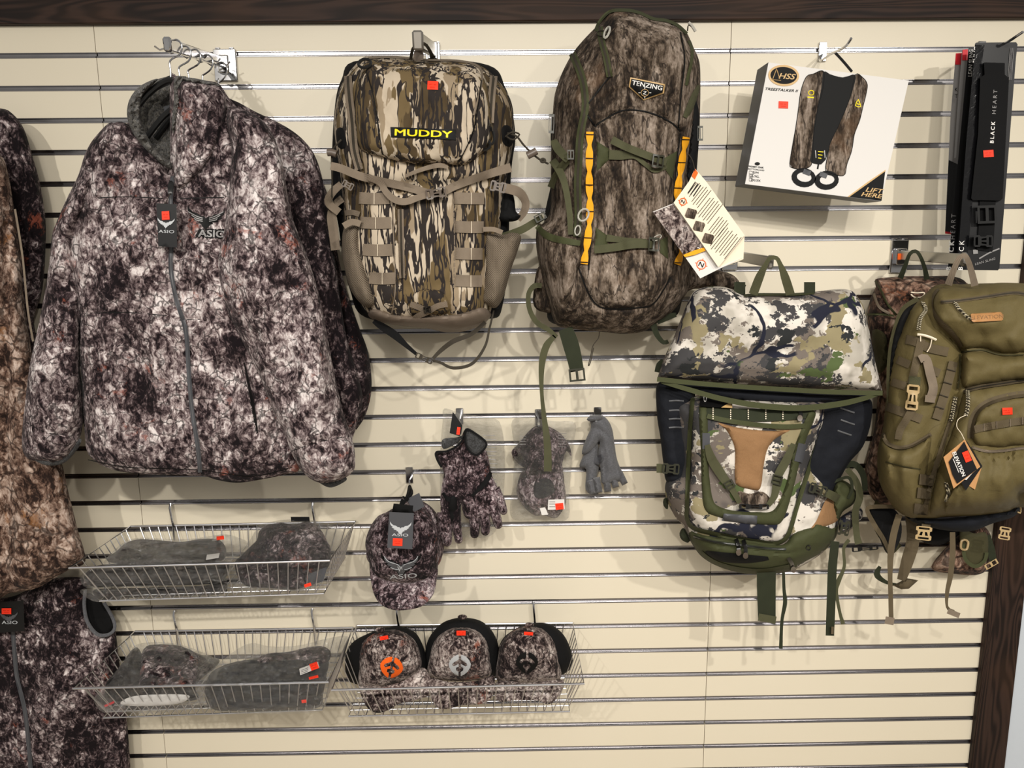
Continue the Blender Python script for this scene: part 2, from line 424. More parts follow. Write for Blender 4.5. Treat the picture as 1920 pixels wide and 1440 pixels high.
def fabric(name,col,var=.18,bs=.35,rough=.85,spec=.22):
    b=NB(name); n=b.noise(b.co,9,4,.6); f=b.noise(b.co,500,2,.5)
    k=b.M('MULTIPLY_ADD',n,var*2,1-var); k=b.M('MULTIPLY',k,b.M('MULTIPLY_ADD',f,.3,.85))
    b.bump(b.M('ADD',b.noise(b.map(b.co,(1,1,.8)),20,3,.5,.6),b.M('MULTIPLY',f,.06)),bs,.012)
    return b.out(b.mix(1.,lc(col),k,'MULTIPLY'),rough,0,spec)
MT['olive']=fabric('olive_nylon','#5e5332',.14,.3,.7,.3)
MT['olivedk']=fabric('dark_olive_nylon','#3f3c26',.14,.3,.75,.25)
MT['olweb']=web('olive_brown_webbing','#5a4f3c')
MT['grnweb']=web('green_webbing','#4a4a34')
MT['green']=fabric('green_nylon','#3f4229',.14,.25,.75,.25)
MT['grndk']=web('dark_green_webbing','#2a2e1f')
MT['taupe']=web('taupe_webbing','#7c6f60')
MT['taupef']=fabric('taupe_coated_fabric','#73665a',.1,.2,.6,.35)
MT['brown']=fabric('tan_brown_fabric','#8c6a49',.1,.4)
MT['navy']=fabric('black_navy_mesh_fabric','#15171d',.3,.4)
MT['black']=fabric('black_fabric','#0c0c0d',.2,.3)
MT['blkplast']=plain('black_plastic','#121212',.35,0,.5)
MT['grayplast']=plain('grey_brown_plastic','#5c5148',.4,0,.5)
MT['drkgrn']=plain('dark_green_plastic','#2c2c20',.4,0,.5)
MT['tanplast']=plain('tan_plastic','#b39a70',.4,0,.5)
MT['ringpl']=plain('pale_grey_plastic','#a9a69c',.4,0,.5)
MT['yellow']=plain('yellow_webbing','#e6a018',.7,0,.3,.1)
MT['orange']=plain('orange_print','#f06418',.7,0,.3)
MT['sticker']=plain('orange_red_sticker','#ff3a1c',.55,0,.4)
MT['stprint']=plain('sticker_print','#d12a12',.6,0,.3)
MT['white']=plain('white_card','#d6d3cf',.5,0,.4)
MT['cream']=plain('cream_card','#e6d8c0',.5,0,.4)
MT['blackcard']=plain('black_card','#0d0d0f',.4,0,.5)
MT['graycard']=plain('charcoal_card','#47484c',.5,0,.4)
MT['printblk']=plain('black_print','#0b0b0b',.6,0,.2)
MT['printwht']=plain('white_print','#e2e0dc',.55,0,.3)
MT['silver']=plain('silver_thread','#b9bcbf',.45,0,.5)
MT['drksilver']=plain('grey_thread','#4c4d50',.5,0,.5)
MT['yelprint']=plain('yellow_print','#f2dc1e',.55,0,.3)
MT['goldprint']=plain('gold_print','#c9a670',.45,0,.4)
MT['redprint']=plain('red_print','#c8202c',.4,0,.4)
MT['kraft']=plain('kraft_card','#b98a5a',.6,0,.3,.1)
MT['leather']=plain('tan_leather','#a8794a',.5,0,.4,.15)
MT['graycardb']=plain('grey_card','#8d8b8a',.4,0,.4)
MT['cord']=plain('dark_cord','#3a352d',.8,0,.2,.2)
def pcord():
    b=NB('patterned_cord'); c=b.ramp(b.wave(b.co,95,2,'DIAGONAL'),[(.4,'#2d281e'),(.6,'#b7ad92')],'CONSTANT'); return b.out(c,.8)
MT['pcord']=pcord()
def meshf():
    b=NB('taupe_net_fabric')
    a=b.wave(b.map(b.co,(1,1,1),(0,0,0),(0,.75,0)),95,.2,'X'); c=b.wave(b.map(b.co,(1,1,1),(0,0,0),(0,-.8,0)),95,.2,'X')
    k=b.M('MULTIPLY',a,c); b.bump(b.noise(b.map(b.co,(1,1,.5)),24,3,.5,.6),.6,.012)
    return b.out(b.ramp(k,[(.15,'#75695a'),(.45,'#3f362c')]),.85)
MT['net']=meshf()
def sherpa(name,col):
    b=NB(name); n=b.noise(b.co,160,4,.7,1.); b.bump(n,1.,.01); return b.out(b.mix(b.step(n,.35,.65),'#0f0d0b',col),.95,0,.1,.3)
MT['sherpa']=sherpa('grey_sherpa_fleece','#6b665d'); MT['fleece']=sherpa('charcoal_fleece','#4a4b4d')
def felt(name,col):
    b=NB(name); n=b.noise(b.co,300,4,.7); b.bump(b.M('ADD',n,b.noise(b.co,40,2,.5)),.4,.004); return b.out(b.mix(n,'#2a2b2d',col),.95,0,.1,.2)
MT['felt']=felt('grey_fleece_glove','#77777b')
def chrome(name,col='#c9c9cb',r=.18,bs=.0):
    b=NB(name)
    rr=b.M('MULTIPLY_ADD',b.noise(b.co,12,3,.6),.15,r-.06)
    if bs: b.bump(b.noise(b.co,7,2,.5),bs,.004)
    return b.out(col,rr,1.,.5)
MT['chrome']=chrome('chrome','#d2d2d4',.12); MT['alu']=chrome('brushed_aluminium_insert','#9d9b9d',.24,.0)
MT['wire']=chrome('chrome_wire','#d8d8dc',.30)
MT['steel']=plain('brushed_steel_bar','#a5a29b',.35,.85,.5,.08)
MT['nickel']=plain('matte_cast_end_cap','#8b867e',.5,.7,.5)
def wood(name,along):
    b=NB(name); s=(.09,1,1) if along=='x' else (1,1,.09)
    v=b.map(b.co,s); r=b.noise(v,14,2,.45,.6); rings=b.M('FRACT',b.M('MULTIPLY',r,15.))
    rr=b.step(b.M('ABSOLUTE',b.M('SUBTRACT',rings,.5)),.05,.42)
    f=b.noise(b.map(b.co,(.04,1,1) if along=='x' else (1,1,.04)),260,3,.6)
    c=b.mix(rr,'#1b1310','#3a2a23'); c=b.mix(b.M('MULTIPLY',f,.55),c,'#1d1410')
    c=b.mix(b.M('MULTIPLY',b.step(b.noise(b.co,4,2,.5),.45,.6),.25),c,'#47301f')
    b.bump(b.M('ADD',rr,b.M('MULTIPLY',f,.6)),.3,.0012); return b.out(c,.6,0,.2)
MT['woodx']=wood('dark_walnut_board','x'); MT['woodz']=wood('dark_walnut_upright','z')
def slatm():
    b=NB('cream_melamine_slat'); n=b.noise(b.co,3,3,.6); f=b.noise(b.co,260,3,.6)
    c=b.mix(n,'#dad1bb','#e1d8c4'); c=b.mix(b.M('MULTIPLY',f,.14),c,'#c6bba3')
    sp=b.step(b.noise(b.map(b.co,(1,1,1),(5,5,5)),42,3,.6),.735,.75); c=b.mix(b.M('MULTIPLY',sp,.35),c,'#8e8270')
    b.bump(f,.06,.0006); return b.out(c,.42,0,.4)
MT['slat']=slatm()
MT['dark_gap']=plain('dark_backing','#1d1a18',.9)  # even near-black board behind the slat gaps
MT['paint']=plain('pale_blue_grey_paint','#c3cad2',.6,0,.3,.03)
MT['floor']=plain('light_shop_floor','#a59a8a',.6,0,.3,.1)
def film(name,col='#ffffff',fac=.10,rough=.20,scl=42,haze=.012):
    b=NB(name); n=b.n; l=b.l
    t=n.new('ShaderNodeBsdfTransparent'); g=n.new('ShaderNodeBsdfGlossy'); d=n.new('ShaderNodeBsdfDiffuse')
    g.inputs['Roughness'].default_value=rough; d.inputs['Color'].default_value=(.8,.8,.78,1)
    h=b.M('ABSOLUTE',b.M('SUBTRACT',b.noise(b.map(b.co,(1,1,1.6)),scl,4,.62,1.6),.5))
    bp=n.new('ShaderNodeBump'); l.new(h,bp.inputs['Height']); bp.inputs['Strength'].default_value=1.; bp.inputs['Distance'].default_value=.028
    l.new(bp.outputs[0],g.inputs['Normal'])
    lw=n.new('ShaderNodeLayerWeight'); lw.inputs['Blend'].default_value=.35; l.new(bp.outputs[0],lw.inputs['Normal'])
    f=b.M('MULTIPLY_ADD',lw.outputs['Facing'],.30,fac)
    m1=n.new('ShaderNodeMixShader'); l.new(f,m1.inputs[0]); l.new(t.outputs[0],m1.inputs[1]); l.new(g.outputs[0],m1.inputs[2])
    m2=n.new('ShaderNodeMixShader'); m2.inputs[0].default_value=haze; l.new(m1.outputs[0],m2.inputs[1]); l.new(d.outputs[0],m2.inputs[2])
    l.new(m2.outputs[0],n['Material Output'].inputs[0]); return b.m
MT['film']=film('clear_plastic_film')
# =================================================================== SETTING
XL,XS1,XS2=-2.3,-0.9851,0.5714
XT=P1(1858,989,0.0)[0]+.006       # inner edge of the upright
XTR=XT+.098
cols=[(XL,XS1),(XS1,XS2),(XS2,XT+.02)]
wall=bpy.data.objects.new('wall_back',None); COL.objects.link(wall); wall['kind']='structure'; wall.location=(0,0,0)
GAP=.0112
emit('wall_backing',wall,MT['dark_gap'],g_boxw(((XL+XT)/2,.024,1.12),(XT-XL+.1,.012,2.3),.001),kind='structure')
def board(c,z0,z1):
    a,b=cols[c]; a+=.0008; b-=.0008; e=.0012
    return g_prism([(e,z0),(0,z0+e),(0,z1-e),(e,z1),(.016,z1),(.016,z0)],a,b)
zt=GZ+GAP/2
proto={}
for k in range(-1,28):
    for c in range(3):
        if k==-1:
            emit('slat',wall,MT['slat'],board(c,GZ+GAP/2,GZ+.0762-GAP/2),ang=20); continue
        z1=GZ-PITCH*k-GAP/2; z0=z1-(PITCH-GAP)
        if c not in proto:
            proto[c]=(emit('slat',wall,MT['slat'],board(c,z0,z1),ang=20),z0)
        else:
            o,zz=proto[c]; n=o.copy(); COL.objects.link(n); n.location.z+=z0-zz
def insert(c,z):
    a,b=cols[c]; a+=.0015; b-=.0015; m=.001
    pr=[(-.4,6.2),(-.4,5.2),(5,5.0),(5,-2.2),(1.2,-2.2),(-.4,-2.7),(-1.1,-3.9),(-1.3,-5.2),(-1.1,-6.3),(-.2,-6.8),(1,-6.8),(1,-6),(6.5,-6),(6.5,6.2)]
    return g_prism([(y*m,z+q*m) for y,q in pr],a,b)
pi={}
for k in range(0,29):
    for c in range(3):
        z=GZ-PITCH*k
        if c not in pi: pi[c]=(emit('groove_insert',wall,MT['alu'],insert(c,z),ang=35),z)
        else:
            o,zz=pi[c]; n=o.copy(); COL.objects.link(n); n.location.z+=z-zz
trim1=emit('trim_1',None,MT['woodx'],g_boxw(((XL+XTR)/2,-.006,GZ+.068+.09),(XTR-XL,.024,.18),.002),kind='structure')
trim2=emit('trim_2',None,MT['woodz'],g_boxw((XT+.049,-.006,1.1),(.098,.024,2.23),.002),kind='structure')
wr=emit('wall_right',None,MT['paint'],g_boxw((XTR+.56,.012,1.5),(1.1,.024,3.0),.001),kind='structure')
fl=emit('floor',None,MT['floor'],g_boxw((-.3,-1.98,-.01),(5.4,4.0,.02),.001),kind='structure')
wb=emit('wall_upper',None,MT['paint'],g_boxw(((XL+XTR)/2,.012,GZ+.25+.35),(XTR-XL,.024,.7),.001),kind='structure')
#@@OBJECTS
# =================================================================== small builders
def unit_bird():
    """spread-winged horned emblem, unit width, y down"""
    R=[(.0,.02),(.06,-.04),(.13,-.03),(.22,-.10),(.34,-.12),(.44,-.20),(.50,-.29),(.49,-.16),(.43,-.08),(.36,-.04),(.42,-.03),(.34,.03),(.28,.04),(.33,.07),(.24,.10),(.17,.11),(.20,.15),(.12,.16),(.08,.24),(.03,.27),(0,.33)]
    return R+[(-x,y) for x,y in R[::-1][1:-1]]
def emblem_bird(name,par,mt,cx,cy,w,ang,base,lift=.0008,clip=None):
    pts=xf(unit_bird(),cx,cy,w,ang)
    if clip: pts=[(min(x,clip),y) for x,y in pts]
    g=[g_sheet(pts,base,t=.0004,step=max(4,w/8),sm=False,R=0,H=lift)]
    # incised feather lines
    return emit(name,par,mt,*g)
def sticker(par,cx,cy,w,h,ang,base,lift=.0006):
    o=emit('price_sticker',par,MT['sticker'],g_sheet(rq(cx,cy,w,h,ang),base,H=lift+.0006,R=0,t=.0003,step=8,sm=False))
    g=[]
    for i,(u,v,ww) in enumerate(((-.2,-.12,.3),(.18,-.1,.22),(0,.2,.5))):
        a=math.radians(ang); x=cx+u*w*math.cos(a)-v*h*math.sin(a); y=cy+u*w*math.sin(a)+v*h*math.cos(a)
        g.append(g_sheet(rq(x,y,w*ww,h*.1,ang),base,H=lift+.0011,R=0,t=.0002,step=8,sm=False))
    emit('sticker_print',o,MT['stprint'],*g)
    return o
def buckle(par,cx,cy,w,h,ang,base,mt,lift=.006,name='buckle',label=None):
    o=[(-.5,-.36),(-.44,-.5),(-.2,-.5),(-.14,-.38),(.1,-.38),(.18,-.5),(.44,-.5),(.5,-.36),(.5,.36),(.44,.5),(.18,.5),(.1,.38),(-.14,.38),(-.2,.5),(-.44,.5),(-.5,.36)]
    h1=[(-.42,-.34),(-.28,-.34),(-.28,.34),(-.42,.34)]; h2=[(.28,-.34),(.42,-.34),(.42,.34),(.28,.34)]; h3=[(-.1,-.2),(.16,-.28),(.16,-.1),(-.1,-.06)]; h4=[(x,-y) for x,y in h3][::-1]
    f=lambda q:xf([(x*w,y*h) for x,y in q],cx,cy,1,ang)
    g=g_sheet(f(o),base,H=lift,R=0,t=.001,back=-lift*.55,sm=False,step=4,holes=[f(h1),f(h2),f(h3),f(h4)])
    return emit(name,par,mt,g,label=label)
def slider(par,cx,cy,w,h,ang,base,mt,lift=.006,name='strap_slider'):
    f=lambda q:xf([(x*w,y*h) for x,y in q],cx,cy,1,ang)
    o=[(-.5,-.5),(.5,-.5),(.5,.5),(-.5,.5)]
    g=g_sheet(f(o),base,H=lift,R=0,t=.001,back=-lift*.6,sm=False,step=4,holes=[f([(-.38,-.36),(-.08,-.36),(-.08,.36),(-.38,.36)]),f([(.08,-.36),(.38,-.36),(.38,.36),(.08,.36)])])
    return emit(name,par,mt,g)
def zipper(par,path,w,base,tape,teeth=None,lift=.003,name='zipper'):
    z=emit(name,par,tape,g_rib(path,w,base,lift=lift))
    emit('zip_teeth',z,teeth or MT['blkplast'],g_rib(path,w*.34,base,lift=lift+.0012))
    return z
def ring(par,cx,cy,rx,ry,ang,base,mt,r=.0022,lift=.006,name='zip_pull'):
    return emit(name,par,mt,g_tube(ell(cx,cy,rx,ry,14,ang),r,closed=True,base=base,lift=lift))
def arm(label,wx,wz,tipd,dz=0.,plate=True,bent=0.,tx=None,r=(.007,.013),cap=True,plw=.028,plh=.075):
    """rectangular faceout arm on a slotted plate; wx,wz wall point in metres"""
    tx=wx if tx is None else tx
    t=thing('faceout_arm',label,'display arm',(wx,0,wz))
    if plate:
        emit('bracket_plate',t,MT['chrome'],g_boxw((wx,-.005,wz-.004),(plw*2,.007,plh),.002))
        for s in (-1,1): emit('bracket_hook',t,MT['chrome'],g_boxw((wx+s*plw*.6,.0005,wz+plh/2-.002),(.012,.014,.004),.001))
        emit('bracket_collar',t,MT['chrome'],g_boxw((wx,-.014,wz-.004),(.026,.016,.042),.003))
    a=np.array([wx,-.012,wz]); b=np.array([tx,-tipd,wz+dz]); d=b-a; L=np.linalg.norm(d); d/=L
    side=np.cross(d,[0,0,1]); side/=np.linalg.norm(side); up=np.cross(side,d)
    R=np.stack([side,d,up],1)
    emit('bar',t,MT['steel'] if cap!='chrome' else MT['chrome'],g_boxw((a+b)/2,(r[0]*2,L,r[1]*2),.0015,R))
    emit('end_cap',t,MT['nickel'] if cap!='chrome' else MT['chrome'],g_boxw(b+d*.004,(r[0]*2.8,.012,r[1]*2.5),.004,R))
    return t,a,b,d
def hook(label,px,py,path,r=.0026,cat='peg hook',plate=(.02,.045),name='peg_hook'):
    """wire peg; px,py wall pixel; path of (x,y,d) pixels"""
    w=P1(px,py,0); t=thing(name,label,cat,w)
    emit('bracket_plate',t,MT['chrome'],g_boxw(w+np.array([0,-.004,0]),(plate[0],.005,plate[1]),.0015))
    emit('peg',t,MT['chrome'],g_tube(path,r,seg=8))
    return t
def garment_base(z): return z
# =================================================================== FACEOUTS AND JACKETS (left)
w=P1(424,120,0); tip=P1(316,84,.345)
tA,a,b,d=arm('chrome faceout arm with the row of wire hangers above the big camo jacket',w[0],w[2],.345,tip[2]-w[2],tx=tip[0],r=(.006,.0115),cap='chrome')
for i,(tt) in enumerate((.10,.3,.55,.8,.97)):
    p=a+(b-a)*tt
    for s in (-1,1):
        if s==1 and i>2: continue
        emit('peg',tA,MT['chrome'],g_tubew([p+np.array([s*.004,0,-.004]),p+np.array([s*.02,-.006,-.010]),p+np.array([s*.028,-.012,-.004])],.002))
HL=['dark hanger at the tip of the chrome arm, inside the front camo jacket','second wire-hook hanger from the tip of the chrome arm','third wire-hook hanger, middle of the five on the chrome arm','fourth wire-hook hanger from the tip, near the wall','fifth wire-hook hanger, the one closest to the wall plate']
hk=[((335,84),(320,142),.33),((352,96),(337,150),.28),((370,102),(354,150),.24),((393,112),(380,150),.17),((420,126),(410,155),.10)]
for i,((x,y),(ex,ey),dd) in enumerate(hk):
    t=thing('clothes_hanger',HL[i],'hanger',P1(x,y,dd),'hangers on the chrome arm')
    emit('hanger_hook',t,MT['chrome'],g_tube([(x-17,y+2,dd),(x-12,y-7,dd),(x-2,y-9,dd),(x+6,y+2,dd),(x+2,y+18,dd),(ex-1,y+30,dd),(ex,ey-8,dd),(ex,ey+8,dd)],.0019,seg=8))
    ey+=0 if i==0 else 34; ex+=0 if i==0 else 12
    emit('hanger_shoulder',t,MT['blkplast'],g_tube([(ex-75,ey+75,dd),(ex-40,ey+32,dd),(ex,ey+8,dd),(ex+34,ey+30,dd),(ex+56,ey+62,dd)],.0065,seg=8))
def jacket_rear(label,off,dd,m,sl,body,name='camo_jacket'):
    t=thing(name,label,'jacket',P1(400,200,dd),'camouflage jackets on the chrome arm')
    sheet('body',t,MT[m],body,dd-.02,H=.03,R=60,back=.02,step=9,fold=[(.012,70,160,5)])
    sheet('sleeve',t,MT[m],sl,dd-.005,H=.035,R=45,back=.02,step=8,fold=[(.016,45,120,9)])
    return t
j3=jacket_rear('shade-darkened camo jacket furthest back, its sleeve edge just beside the tan backpack',0,.09,'asio3',
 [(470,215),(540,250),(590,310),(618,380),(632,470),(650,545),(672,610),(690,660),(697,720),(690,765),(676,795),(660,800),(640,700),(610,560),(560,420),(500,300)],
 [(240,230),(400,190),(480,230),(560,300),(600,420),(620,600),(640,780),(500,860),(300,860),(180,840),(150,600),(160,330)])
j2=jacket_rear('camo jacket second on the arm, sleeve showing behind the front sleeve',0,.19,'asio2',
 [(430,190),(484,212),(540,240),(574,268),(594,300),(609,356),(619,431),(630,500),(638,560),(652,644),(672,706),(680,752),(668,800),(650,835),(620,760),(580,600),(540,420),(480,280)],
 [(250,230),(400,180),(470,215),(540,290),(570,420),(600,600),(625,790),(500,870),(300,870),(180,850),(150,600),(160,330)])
# front jacket
jk=thing('camo_jacket','large purple-brown bark camo fleece jacket in front, half zipped with dark sherpa collar','jacket',P1(330,230,.33),'camouflage jackets on the chrome arm')
FB=.315
body=sheet('body',jk,MT['asio'],[(238,232),(262,262),(300,300),(318,316),(319,150),(336,146),(372,150),(408,156),(428,182),(444,200),(470,216),(492,235),(520,300),(530,420),(530,560),(545,700),(556,800),(562,878),(540,888),(506,896),(450,905),(412,901),(385,893),(371,892),(300,890),(232,885),(196,875),(176,862),(163,845),(158,800),(152,700),(140,560),(132,440),(150,330),(178,262),(210,232)],
  FB,H=.050,R=85,t=.004,step=6,back=.03,
  fold=[(.020,60,180,3),(.009,26,60,11)],
  creases=[([(322,316),(320,420),(322,520),(345,600),(352,700),(362,780),(373,890)],5,.006),
           ([(184,371),(240,369),(300,372)],4,.003),([(335,372),(420,370)],4,.003),
           ([(150,588),(240,586),(315,592)],4,.004),([(330,600),(400,598),(425,598)],4,.004),
           ([(165,862),(240,878),(370,882),(470,894),(556,872)],4,.004),
           ([(448,672),(466,740),(482,815)],7,.012),([(150,590),(148,690),(158,800)],6,.008),
           ([(394,182),(430,240),(440,320),(432,380)],5,.007),([(240,262),(222,330),(190,420)],18,.008),
           ([(236,640),(262,720),(258,810)],26,.012),([(420,690),(430,780),(410,850)],24,.012)],
  bumps=[(250,450,60,90,.018),(230,760,45,70,.015),(430,800,60,60,.012),(380,480,40,90,.012)])
slv=sheet('sleeve',jk,MT['asio'],[(210,229),(180,255),(161,285),(146,330),(124,375),(103,424),(97,445),(90,512),(75,595),(56,685),(47,756),(41,824),(48,856),(75,866),(109,868),(134,850),(151,818),(157,760),(150,680),(152,590),(145,500),(150,440),(172,380),(200,310),(222,262)],
  FB-.01,H=.055,R=42,back=.03,t=.004,step=6,fold=[(.020,38,90,21),(.009,20,30,25)],
  creases=[([(103,432),(135,460),(150,520)],9,.016),([(49,792),(90,812),(150,817)],4,.006),([(130,450),(118,560),(110,700)],16,.012),([(100,520),(130,540),(148,600)],7,.008)],bumps=[(70,700,25,60,.012)])
slr=sheet('sleeve',jk,MT['asio'],[(436,200),(484,219),(510,250),(528,300),(540,370),(552,419),(581,494),(602,569),(618,655),(640,760),(661,825),(666,860),(662,884),(637,900),(600,905),(570,888),(548,852),(533,812),(514,775),(484,700),(448,628),(420,569),(409,520),(408,475),(422,411),(430,350),(434,280),(425,225)],
  FB+.05,H=.060,R=48,back=.03,t=.004,step=6,fold=[(.020,45,110,31),(.009,22,34,35)],
  creases=[([(545,846),(600,828),(656,818)],4,.006),([(470,240),(500,330),(505,400)],16,.010),([(440,560),(480,640),(540,740)],22,.008),([(470,700),(520,690),(560,700)],12,.007),([(420,430),(460,470),(520,470)],20,.007)],
  bumps=[(470,480,45,80,.018),(590,700,30,90,.012)])
for nm,pts in (('cuff_lining',[(60,858),(85,872),(120,868),(148,838),(150,822),(120,850),(90,858)]),('cuff_lining',[(575,885),(600,906),(622,914),(650,900),(640,892),(610,898)])):
    sheet(nm,jk,MT['fleece'],pts,FB+.0,H=.01,R=8,step=5)
# collar: sherpa lining around the neck opening
sheet('collar_lining',jk,MT['sherpa'],[(240,206),(243,190),(252,176),(268,160),(290,150),(318,143),(345,143),(350,150),(345,200),(332,260),(324,318),(305,300),(282,284),(262,262),(245,236)],.235,H=.02,R=30,step=5,fold=[(.006,6,6,41)],bumps=[(300,230,26,45,-.05)])
cf=[(.013,5,5,43),(.008,9,9,44)]
sheet('collar_edge',jk,MT['sherpa'],[(238,208),(243,186),(258,165),(280,152),(296,148),(284,162),(268,180),(264,205),(266,232),(280,262),(300,290),(322,306),(321,318),(300,305),(272,280),(252,254),(241,230)],FB+.012,H=.024,R=8,step=3.5,fold=cf)
sheet('collar_edge',jk,MT['sherpa'],[(326,152),(334,142),(345,144),(372,148),(405,156),(410,161),(385,160),(350,154),(342,158),(338,190),(330,230),(325,250),(322,230),(326,190)],FB+.03,H=.012,R=5,step=3.5,fold=cf)
rib('neck_band',jk,MT['blkplast'],[(278,180,.27),(292,164,.29),(318,150,.30),(330,146,.31)],[10,14,16,14])
sheet('neck_label',jk,MT['graycard'],[(306,200),(331,193),(333,203),(309,211)],.265,H=.001,R=0,sm=False)
sheet('collar_stand',jk,MT['asio'],[(338,156),(372,156),(408,162),(424,186),(418,240),(400,290),(370,330),(345,352),(330,352),(326,330),(330,270),(336,210)],FB+.035,H=.03,R=24,step=5,fold=[(.008,25,40,51)],creases=[([(384,165),(384,220),(372,290)],6,.006)])
zipper(jk,[(324,330),(320,372),(322,450),(320,500),(330,560),(348,620),(354,700),(360,770),(371,840),(375,886)],8,lambda q:body(q)+.003,MT['graycardb'] if False else MT['graycard'],MT['drksilver'],lift=.004,name='front_zipper')
sheet('zip_garage',jk,MT['blkplast'],rq(320,352,9,22,4),lambda q:body(q)+.03,H=.003,R=3,step=4)
emblem_bird('embroidered_emblem',jk,MT['printblk'],386,408,72,4,body,.0022,clip=421)
g=[]
for s_ in (-1,1):
    for k in range(3):
        g.append(g_rib([(386+s_*6,409+k*3),(386+s_*(16+k*2),406+k*3),(386+s_*min(33-6*k,34),397+k*6)],1.6,body,lift=.0038))
emit('emblem_lines',jk,MT['graycardb'],*g)  # grey lines laid over the dark emblem
emit('lettering_backing',jk,MT['printblk'],g_text('ASIO',397,438,15,2,body,.0018,1.22,.22))
emit('embroidered_lettering',jk,MT['graycardb'],g_text('ASIO',397,438,13,2,body,.0045,1.25,.05))
tg=sheet('hang_tag',jk,MT['blackcard'],[(293,381),(331,383),(332,464),(297,462)],FB+.095,H=.001,R=0,sm=False,step=12)
emblem_bird('tag_emblem',tg.ob,MT['silver'],311,418,32,3,tg,.0012)
emit('tag_lettering',tg.ob,MT['silver'],g_text('ASIO',312,434,6,2,tg,.001,1.6))
sticker(tg.ob,310.5,404,14,16,-3,tg,.001)
tube('tag_string',jk,MT['cord'],[(306,384,FB+.096),(312,378,FB+.09),(319,362,FB+.08)],.0007)
# =================================================================== garments at the left edge
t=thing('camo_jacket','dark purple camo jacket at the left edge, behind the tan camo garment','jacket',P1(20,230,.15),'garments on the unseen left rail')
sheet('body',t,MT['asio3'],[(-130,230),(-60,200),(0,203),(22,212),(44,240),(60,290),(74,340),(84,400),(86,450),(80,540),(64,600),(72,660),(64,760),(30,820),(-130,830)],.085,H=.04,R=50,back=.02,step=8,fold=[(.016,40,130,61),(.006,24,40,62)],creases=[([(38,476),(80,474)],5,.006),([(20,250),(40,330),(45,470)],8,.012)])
t=thing('camo_garment','long tan-brown furry camo garment hanging at the left edge','garment',P1(0,300,.25),'garments on the unseen left rail')
sheet('body',t,MT['tan'],[(-140,280),(-60,260),(0,290),(16,330),(26,390),(38,470),(45,560),(58,650),(72,740),(92,810),(116,870),(130,930),(145,990),(160,1052),(130,1068),(100,1085),(70,1102),(20,1112),(-140,1130)],.19,H=.05,R=55,back=.02,step=8,fold=[(.016,50,180,71),(.006,24,50,72)],creases=[([(10,400),(14,600),(12,900),(14,1100)],9,.014),([(40,870),(70,960),(60,1090)],10,.008)])
rib('seam_piping',t,MT['taupe'],[(28,392,.24),(42,480,.24),(52,580,.24),(62,640,.235)],4)
t=thing('camo_vest','dark camo vest with grey-trimmed armhole and black tag, lower left corner','vest',P1(60,1100,.06),'garments on the unseen left rail')
vest=sheet('body',t,MT['asio2'],[(-160,1120),(0,1122),(60,1102),(100,1085),(140,1082),(158,1085),(164,1100),(160,1130),(165,1165),(182,1188),(200,1192),(215,1180),(220,1210),(226,1260),(236,1330),(242,1400),(246,1470),(250,1600),(-160,1600)],.055,H=.035,R=50,back=.02,step=7,fold=[(.014,50,160,81),(.006,24,50,82)],creases=[([(26,1180),(30,1260),(48,1320),(55,1440)],6,.008)],bumps=[(120,1300,50,90,.02)])
sheet('armhole_lining',t,MT['black'],[(163,1112),(185,1124),(206,1150),(214,1172),(206,1188),(190,1193),(172,1180),(162,1150)],.05,H=.008,R=8,step=5)
emit('armhole_trim',t,MT['felt'],g_tube([(160,1106,.075),(158,1135,.085),(164,1166,.09),(182,1189,.09),(203,1190,.08),(215,1178,.07),(211,1158,.06),(195,1130,.055)],.0045,seg=8))
zipper(t,[(22,1150),(26,1210),(32,1270),(46,1330),(54,1400),(58,1450)],8,vest,MT['graycard'],MT['drksilver'],lift=.003,name='front_zipper')
sheet('pocket_line',t,MT['asio3'],[(60,1165),(95,1163),(120,1172),(118,1178),(90,1172),(60,1172)],vest,H=.004,R=3,step=4)
tg=sheet('hang_tag',t,MT['blackcard'],[(-22,1130),(44,1126),(46,1183),(-18,1188)],.125,H=.001,R=0,sm=False,step=12)
emblem_bird('tag_emblem',tg.ob,MT['drksilver'],16,1157,34,0,tg,.0012)
emit('tag_lettering',tg.ob,MT['silver'],g_text('ASIO',18,1167,6,0,tg,.001,1.6)); sticker(tg.ob,12,1146,18,11,0,tg,.001)

# dark strips painting crease shade along the front jacket's seams
for pts in ([(184,371),(240,369),(306,372)],[(338,372),(420,370)],[(150,588),(240,586),(312,592)],[(336,600),(400,598),(424,598)],[(165,862),(240,876),(370,881),(470,893),(548,876)],[(448,672),(466,740),(482,815)],[(150,590),(148,690),(158,800)]):
    rib('seam',jk,MT['printblk'],pts,1.5,body,lift=.0012,th=.001)
for pts in ([(546,846),(600,828),(655,818)],):
    rib('seam',jk,MT['printblk'],pts,1.6,slr,lift=.0012,th=.001)
rib('seam',jk,MT['printblk'],[(50,792),(90,812),(148,816)],1.6,slv,lift=.0012,th=.001)
rib('pocket_opening',jk,MT['printblk'],[(458,680),(466,720),(476,770),(483,812)],[2,5,5,2],body,lift=.002)
# =================================================================== TAN / OLIVE BARK BACKPACK
w=P1(812,95,0); tip=P1(784,76,.34)
arm('short chrome faceout arm whose tip stands above the tan bark-camo backpack',w[0],w[2],.34,tip[2]-w[2],tx=tip[0],r=(.008,.015),plw=.018,plh=.04)
t=thing('backpack','tan and olive tree-bark camo backpack with taupe webbing and a yellow-lettered black label','backpack',P1(800,110,.25),'hunting backpacks on the slat wall')
B=.21
